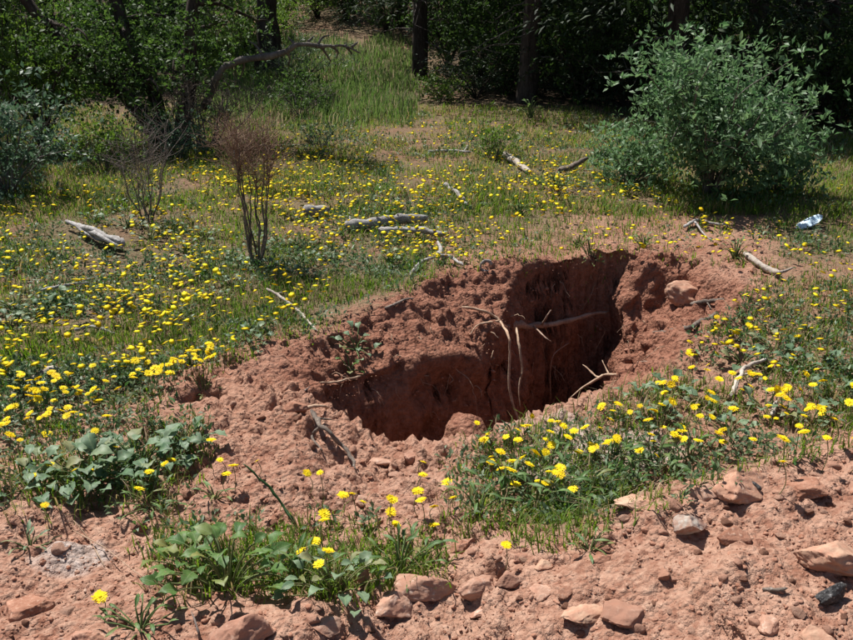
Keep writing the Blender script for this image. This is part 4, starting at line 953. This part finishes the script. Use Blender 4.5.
hand = [(100, 597), (301, 551), (315, 541), (328, 551), (319, 564), (324, 520), (324, 514), (343, 495), (352, 494), (363, 502), (391, 499), (396, 524), (421, 500), (434, 525), (423, 462), (423, 475), (447, 482), (418, 491), (394, 500), (453, 498), (434, 507), (391, 512), (307, 473), (320, 473),
        (506, 545), (257, 461), (233, 466), (220, 460), (227, 474), (184, 439), (211, 440), (171, 460), (149, 472), (139, 489), (165, 464), (75, 470), (93, 471), (31, 476), (50, 464), (45, 505), (95, 431), (80, 415), (47, 434), (107, 416), (38, 399), (7, 423), (20, 440), (116, 447), (93, 446),
        (477, 423), (488, 434), (506, 437), (518, 440), (518, 430), (522, 458), (491, 457), (499, 450), (501, 469), (538, 481), (547, 483), (550, 472), (561, 475), (568, 437), (551, 421), (574, 431), (532, 416), (592, 446), (600, 428), (617, 438), (639, 450), (648, 420), (663, 427), (682, 427), (723, 442), (723, 430), (767, 417), (783, 439), (783, 462), (712, 417), (700, 416), (697, 405), (707, 398),
        (594, 447), (615, 441), (605, 444), (640, 451), (662, 405), (655, 411), (640, 406), (630, 412), (618, 404), (613, 411), (602, 405), (677, 382), (717, 317), (757, 290), (770, 298), (749, 325), (690, 342), (707, 370), (560, 468), (573, 489), (511, 470), (484, 440), (545, 455)]
hp = np.array(hand, float)
dens = [([(0, 205), (130, 165), (300, 165), (340, 250), (330, 290), (240, 345), (150, 390), (0, 440)], 900), ([(60, 240), (230, 235), (260, 300), (150, 340), (70, 320)], 120),
        ([(170, 160), (330, 125), (560, 120), (570, 200), (480, 255), (340, 260), (260, 200)], 1100), ([(230, 155), (330, 140), (310, 200), (180, 220)], 130), ([(-260, 240), (0, 205), (0, 450), (-260, 470)], 220),
        ([(540, 150), (640, 185), (760, 225), (760, 255), (560, 250)], 210), ([(400, 118), (620, 130), (640, 190), (480, 230), (380, 180)], 260), ([(760, 190), (853, 180), (853, 270), (790, 262)], 28),
        ([(750, 265), (1000, 260), (1000, 400), (853, 440), (720, 440), (620, 440), (640, 400), (700, 340)], 240), ([(480, 430), (600, 405), (720, 400), (700, 450), (600, 480), (500, 500)], 26)]
fx, fy = list(hp[:, 0]), list(hp[:, 1]); rg = np.random.default_rng(303)
for poly, n in dens:
    q = np.array(poly, float); c = 0
    while c < n:
        a = rg.uniform(q[:, 0].min(), q[:, 0].max()); b = rg.uniform(q[:, 1].min(), q[:, 1].max())
        if not inpoly(np.array([a]), np.array([b]), poly)[0]: continue
        if vnoise(P3([a/60], [b/30]), 1, 9)[0] < rg.uniform(-1.0, .5): continue       # drifts and gaps
        fx.append(a); fy.append(b); c += 1
fx = np.array(fx); fy = np.array(fy); nf = len(fx)
hts = rg.uniform(.05, .13, nf); hts[:len(hp)] = rg.uniform(.05, .12, len(hp)); hts[0] = .05
FP = at(fx, fy, hts); fd = np.linalg.norm(FP-np.array([0, 0, CAMZ]), axis=1)
srt = np.concatenate([np.arange(len(hp)), len(hp)+np.argsort(fd[len(hp):]+100*((fx[len(hp):] < -8) | (fx[len(hp):] > 861)))])
big = srt[:298]; rest = srt[298:]
MARKS = [(95, 235, 'the dark log chunk with a bleached end'), (257, 262, 'the dead shrub with the reddish broom'), (290, 310, 'the thin pale slanting stick'), (40, 378, 'the short stick with a white end'), (95, 330, 'the grey twig in the meadow'), (65, 288, 'the pale thin branch over grey leaves'), (205, 385, 'the green tuft over the scooped hole'), (148, 222, 'the leafless grey shrub')]
MARKS_R = [(750, 375, 'the curved bleached branch'), (740, 465, 'the long slab on the bank'), (768, 268, 'the bleached forked log'), (690, 322, 'the roots on the right pit lip'), (778, 408, 'the short pale stick at the grass edge'), (605, 380, 'the forked pale root of the pit')]
def nearest(px, py, marks): return min(marks, key=lambda m: (m[0]-px)**2+(2*(m[1]-py))**2)[2]
def flabel(px, py):
    if px < 345 and py < 425: w = nearest(px, py, MARKS); return 'yellow flower of the left carpet, near '+w, 'yellow flowers near '+w
    if px >= 590 and py > 262: w = nearest(px, py, MARKS_R); return 'yellow flower right of the pit, near '+w, 'yellow flowers near '+w
    if px < 215 and py > 425: return 'small yellow flower above the grey leaves left of the pit', 'yellow flowers left of the pit'
    if px < 440 and py > 480: return 'yellow flower above the leafy plants by the pink rocks', 'yellow flowers over the leafy plants'
    if px < 345 and py < 425: return 'yellow flower in the dense carpet of the left meadow', 'yellow flowers of the left carpet'
    if px < 470 and py > 440: return 'yellow flower on the bare soil in front of the pit', 'yellow flowers before the pit'
    if py > 400 and px < 620: return 'yellow flower on a thin stem in the green strip', 'yellow flowers of the green strip'
    if px >= 590 and py > 262: return 'yellow flower among the broad leaves right of the pit', 'yellow flowers right of the pit'
    return 'yellow flower on the dry meadow beyond the pit', 'yellow flowers beyond the pit'
special = {0: ('single low yellow flower alone near the rounded red stone', None), 24: ('lone yellow flower by the grass tuft on the dirt bank', None)}
for k in big:
    b = FP[k]; h = float(hts[k]); lab, grp = special.get(int(k), flabel(fx[k], fy[k]))
    root = thing('yellow_flower', lab, 'flower', b, grp); v = rg.integers(6)
    rz = rg.uniform(0, 6.28); root.rotation_euler = (0, 0, rz)
    dm = float(rg.choice([rg.uniform(.031, .042), rg.uniform(.022, .03)], p=[.68, .32]))*(1.0 if k else 1.15)
    link('stem', STEMS[v], root, (0, 0, 0), None, (.12, .12, h))
    link('flower_head', HEADS[rg.integers(6)], root, (0, 0, h), (rg.normal()*.3, rg.normal()*.3, rg.uniform(0, 6.28)), (dm, dm, dm*(rg.uniform(.8, 1.2) if rg.random() > .06 else 1.7)))
# the far flowers, too many to count
n = len(rest); P = FP[rest].copy(); h = hts[rest]; a0 = rg.uniform(0, 6.28, n); D = rg.uniform(.021, .043, n)*(1+.022*np.maximum(fd[rest]-5, 0))
til = np.clip(rg.normal(size=(n, 2))*.28, -.6, .6)
k = 14; th = np.arange(k)*2*np.pi/k
rr = np.where(np.arange(k) % 2 == 0, .5, .41)
ring = np.stack([np.cos(th)*rr, np.sin(th)*rr], 1)
rx = (ring[None, :, 0]*np.cos(a0)[:, None]-ring[None, :, 1]*np.sin(a0)[:, None])*D[:, None]; ry = (ring[None, :, 0]*np.sin(a0)[:, None]+ring[None, :, 1]*np.cos(a0)[:, None])*D[:, None]
top = P+np.array([0, 0, 1])*h[:, None]
Rv = np.stack([top[:, 0:1]+rx, top[:, 1:2]+ry, top[:, 2:3]+rx*til[:, 0:1]+ry*til[:, 1:2]], -1)
apex = top+np.array([0, 0, 1])*(D*.10)[:, None]; under = top-np.array([0, 0, 1])*(D*.07)[:, None]
Vv = np.concatenate([Rv, apex[:, None], under[:, None]], 1).reshape(-1, 3); o = np.arange(n)[:, None]*(k+2)
F = np.concatenate([o+np.array([j, (j+1) % k, k]) for j in range(k)]+[o+np.array([(j+1) % k, j, k+1]) for j in range(k)], 0)
tag(link('yellow_flower_heads', mesh('yellow_flower_heads', Vv, [F], M['petal'], False, np.repeat(rg.random(n), k+2))), 'carpet of small yellow flowers covering the far meadow', 'flowers', None, 'stuff')

# ------------------------------------------------------------------ grass and ground cover
def vegfn(px, py):
    v = np.clip(sample(veg, px, py), 0, 1)
    v = np.where(py > 640, 0, v)
    return v
def blades(n, box, fn, hmin, hmax, wid, lean, name, label, mat, seed, per=5, patchy=.5, dryness=None):
    rg = np.random.default_rng(seed); px, py = scatter_px(n, *box, fn, rg)
    P = at(px, py); ok = (sdpoly(P[:, 0], P[:, 1], RIM) < .02) & (P[:, 1] < 24) & (P[:, 1] > 1.3)
    duff = sstep(13.0, 14.2, P[:, 1])*(1-sstep(.9, -.3, np.abs(P[:, 0]+.11*P[:, 1])-2.2)); ok &= rg.random(len(P)) > duff*.93
    pn = vnoise(P, 2.2, 21)+.6*vnoise(P, 7, 22); ok &= pn > -patchy+rg.normal(size=len(P))*.25
    P = P[ok]; pn = pn[ok]; m = len(P); dist = np.linalg.norm(P-np.array([0, 0, CAMZ]), axis=1)
    P = np.repeat(P, per, 0); pn = np.repeat(pn, per); dist = np.repeat(dist, per); k = len(P)
    P = P+rg.normal(size=(k, 3))*np.array([1, 1, 0])*(.006+.0035*dist)[:, None]; P[:, 2] = Hq(P[:, 0], P[:, 1])-.004
    a = rg.uniform(0, 6.28, k); l = rg.uniform(.1, 1, k)**.7*lean
    h = (hmin+(hmax-hmin)*rg.random(k)**1.6)*(.8+.3*np.clip(pn, -1, 1))
    out = np.stack([np.cos(a), np.sin(a), 0*a], 1); sd = np.stack([-np.sin(a), np.cos(a), 0*a], 1)
    w = (wid*(.7+.09*dist))*rg.uniform(.6, 1.3, k)
    zz = np.array([0, 0, 1.])
    m1 = P+out*(l*h*.35)[:, None]+zz*(h*.6)[:, None]; t = P+out*(l*h)[:, None]+zz*(h*(1-.25*l))[:, None]
    Vv = np.stack([P-sd*w[:, None]*.5, P+sd*w[:, None]*.5, m1-sd*w[:, None]*.4, m1+sd*w[:, None]*.4, t], 1).reshape(-1, 3)
    o = np.arange(k)[:, None]*5
    F = np.concatenate([o+np.array(q) for q in ([0, 1, 3], [0, 3, 2], [2, 3, 4])], 0)
    r = np.clip(rg.random(k)*.55+.25+.25*(vnoise(P, 1.1, 23)), 0, .78)
    dr = rg.random(k) < (.16 if dryness is None else dryness)+.12*vnoise(P, .9, 24); r = np.where(dr, .97, r)
    return tag(link(name, mesh(name, Vv, [F], M[mat], False, np.repeat(r, 5))), label, 'grass', None, 'stuff')
blades(60000, (-200, 1050, 108, 600), vegfn,   .025, .10, .0048, .9, 'meadow_grass', 'short green grass growing through the flower meadow', 'grass', 401, 5, .42)
blades(8000, (190, 415, 40, 132), lambda a, b: np.clip((134-b)/45, 0, 1), .12, .34, .007, .5, 'tall_grass', 'taller pale green grass on the far slope', 'pale_grass', 403, 5, .35, .2)
blades(31000, (-200, 1050, 106, 215), lambda a, b: np.ones_like(a), .03, .13, .0055, .9, 'far_grass', 'olive green grass of the far meadow below the trees', 'grass', 407, 4, .4, .42)
blades(12000, (-200, 1050, 112, 520), lambda a, b: np.clip(vegfn(a, b), 0, .8), .03, .12, .003, 1.2, 'dry_grass', 'dry straw coloured grass lying in the meadow', 'dry', 404, 4, .8)
def cover(n, box, fn, L, Wd, name, label, mat, seed, patchy):
    rg = np.random.default_rng(seed); px, py = scatter_px(n, *box, fn, rg); P = at(px, py)
    ok = (sdpoly(P[:, 0], P[:, 1], RIM) < .0) & (P[:, 1] < 13)
    pn = vnoise(P, 1.6, 27)+.5*vnoise(P, 5, 28); ok &= pn > patchy+rg.normal(size=len(P))*.2
    P = P[ok]; dist = np.linalg.norm(P-np.array([0, 0, CAMZ]), axis=1); P = np.repeat(P, 7, 0); dist = np.repeat(dist, 7); k = len(P)
    Dr = rdir(k, .35, rg); Dr[:, 2] = np.abs(Dr[:, 2]); P = P+Dr*.015; P[:, 2] += rg.uniform(0, .05, k)
    l = L*rg.uniform(.6, 1.3, k)*(.75+.08*dist)
    Vv, F = leaves(P, Dr, rdir(k, 1.5, rg), l, l*Wd/L)
    return tag(link(name, mesh(name, Vv, F, M[mat], False, np.repeat(rg.random(k), 5))), label, 'ground cover', None, 'stuff')
cover(19000, (-200, 1050, 112, 540), vegfn, .024, .011, 'low_herbs', 'low grey green herbs covering the meadow soil', 'forb', 405, .0)
cover(7000, (-200, 1050, 112, 560), vegfn, .03, .010, 'green_herbs', 'bright green small leaved herbs between the grass', 'strap', 406, .15)
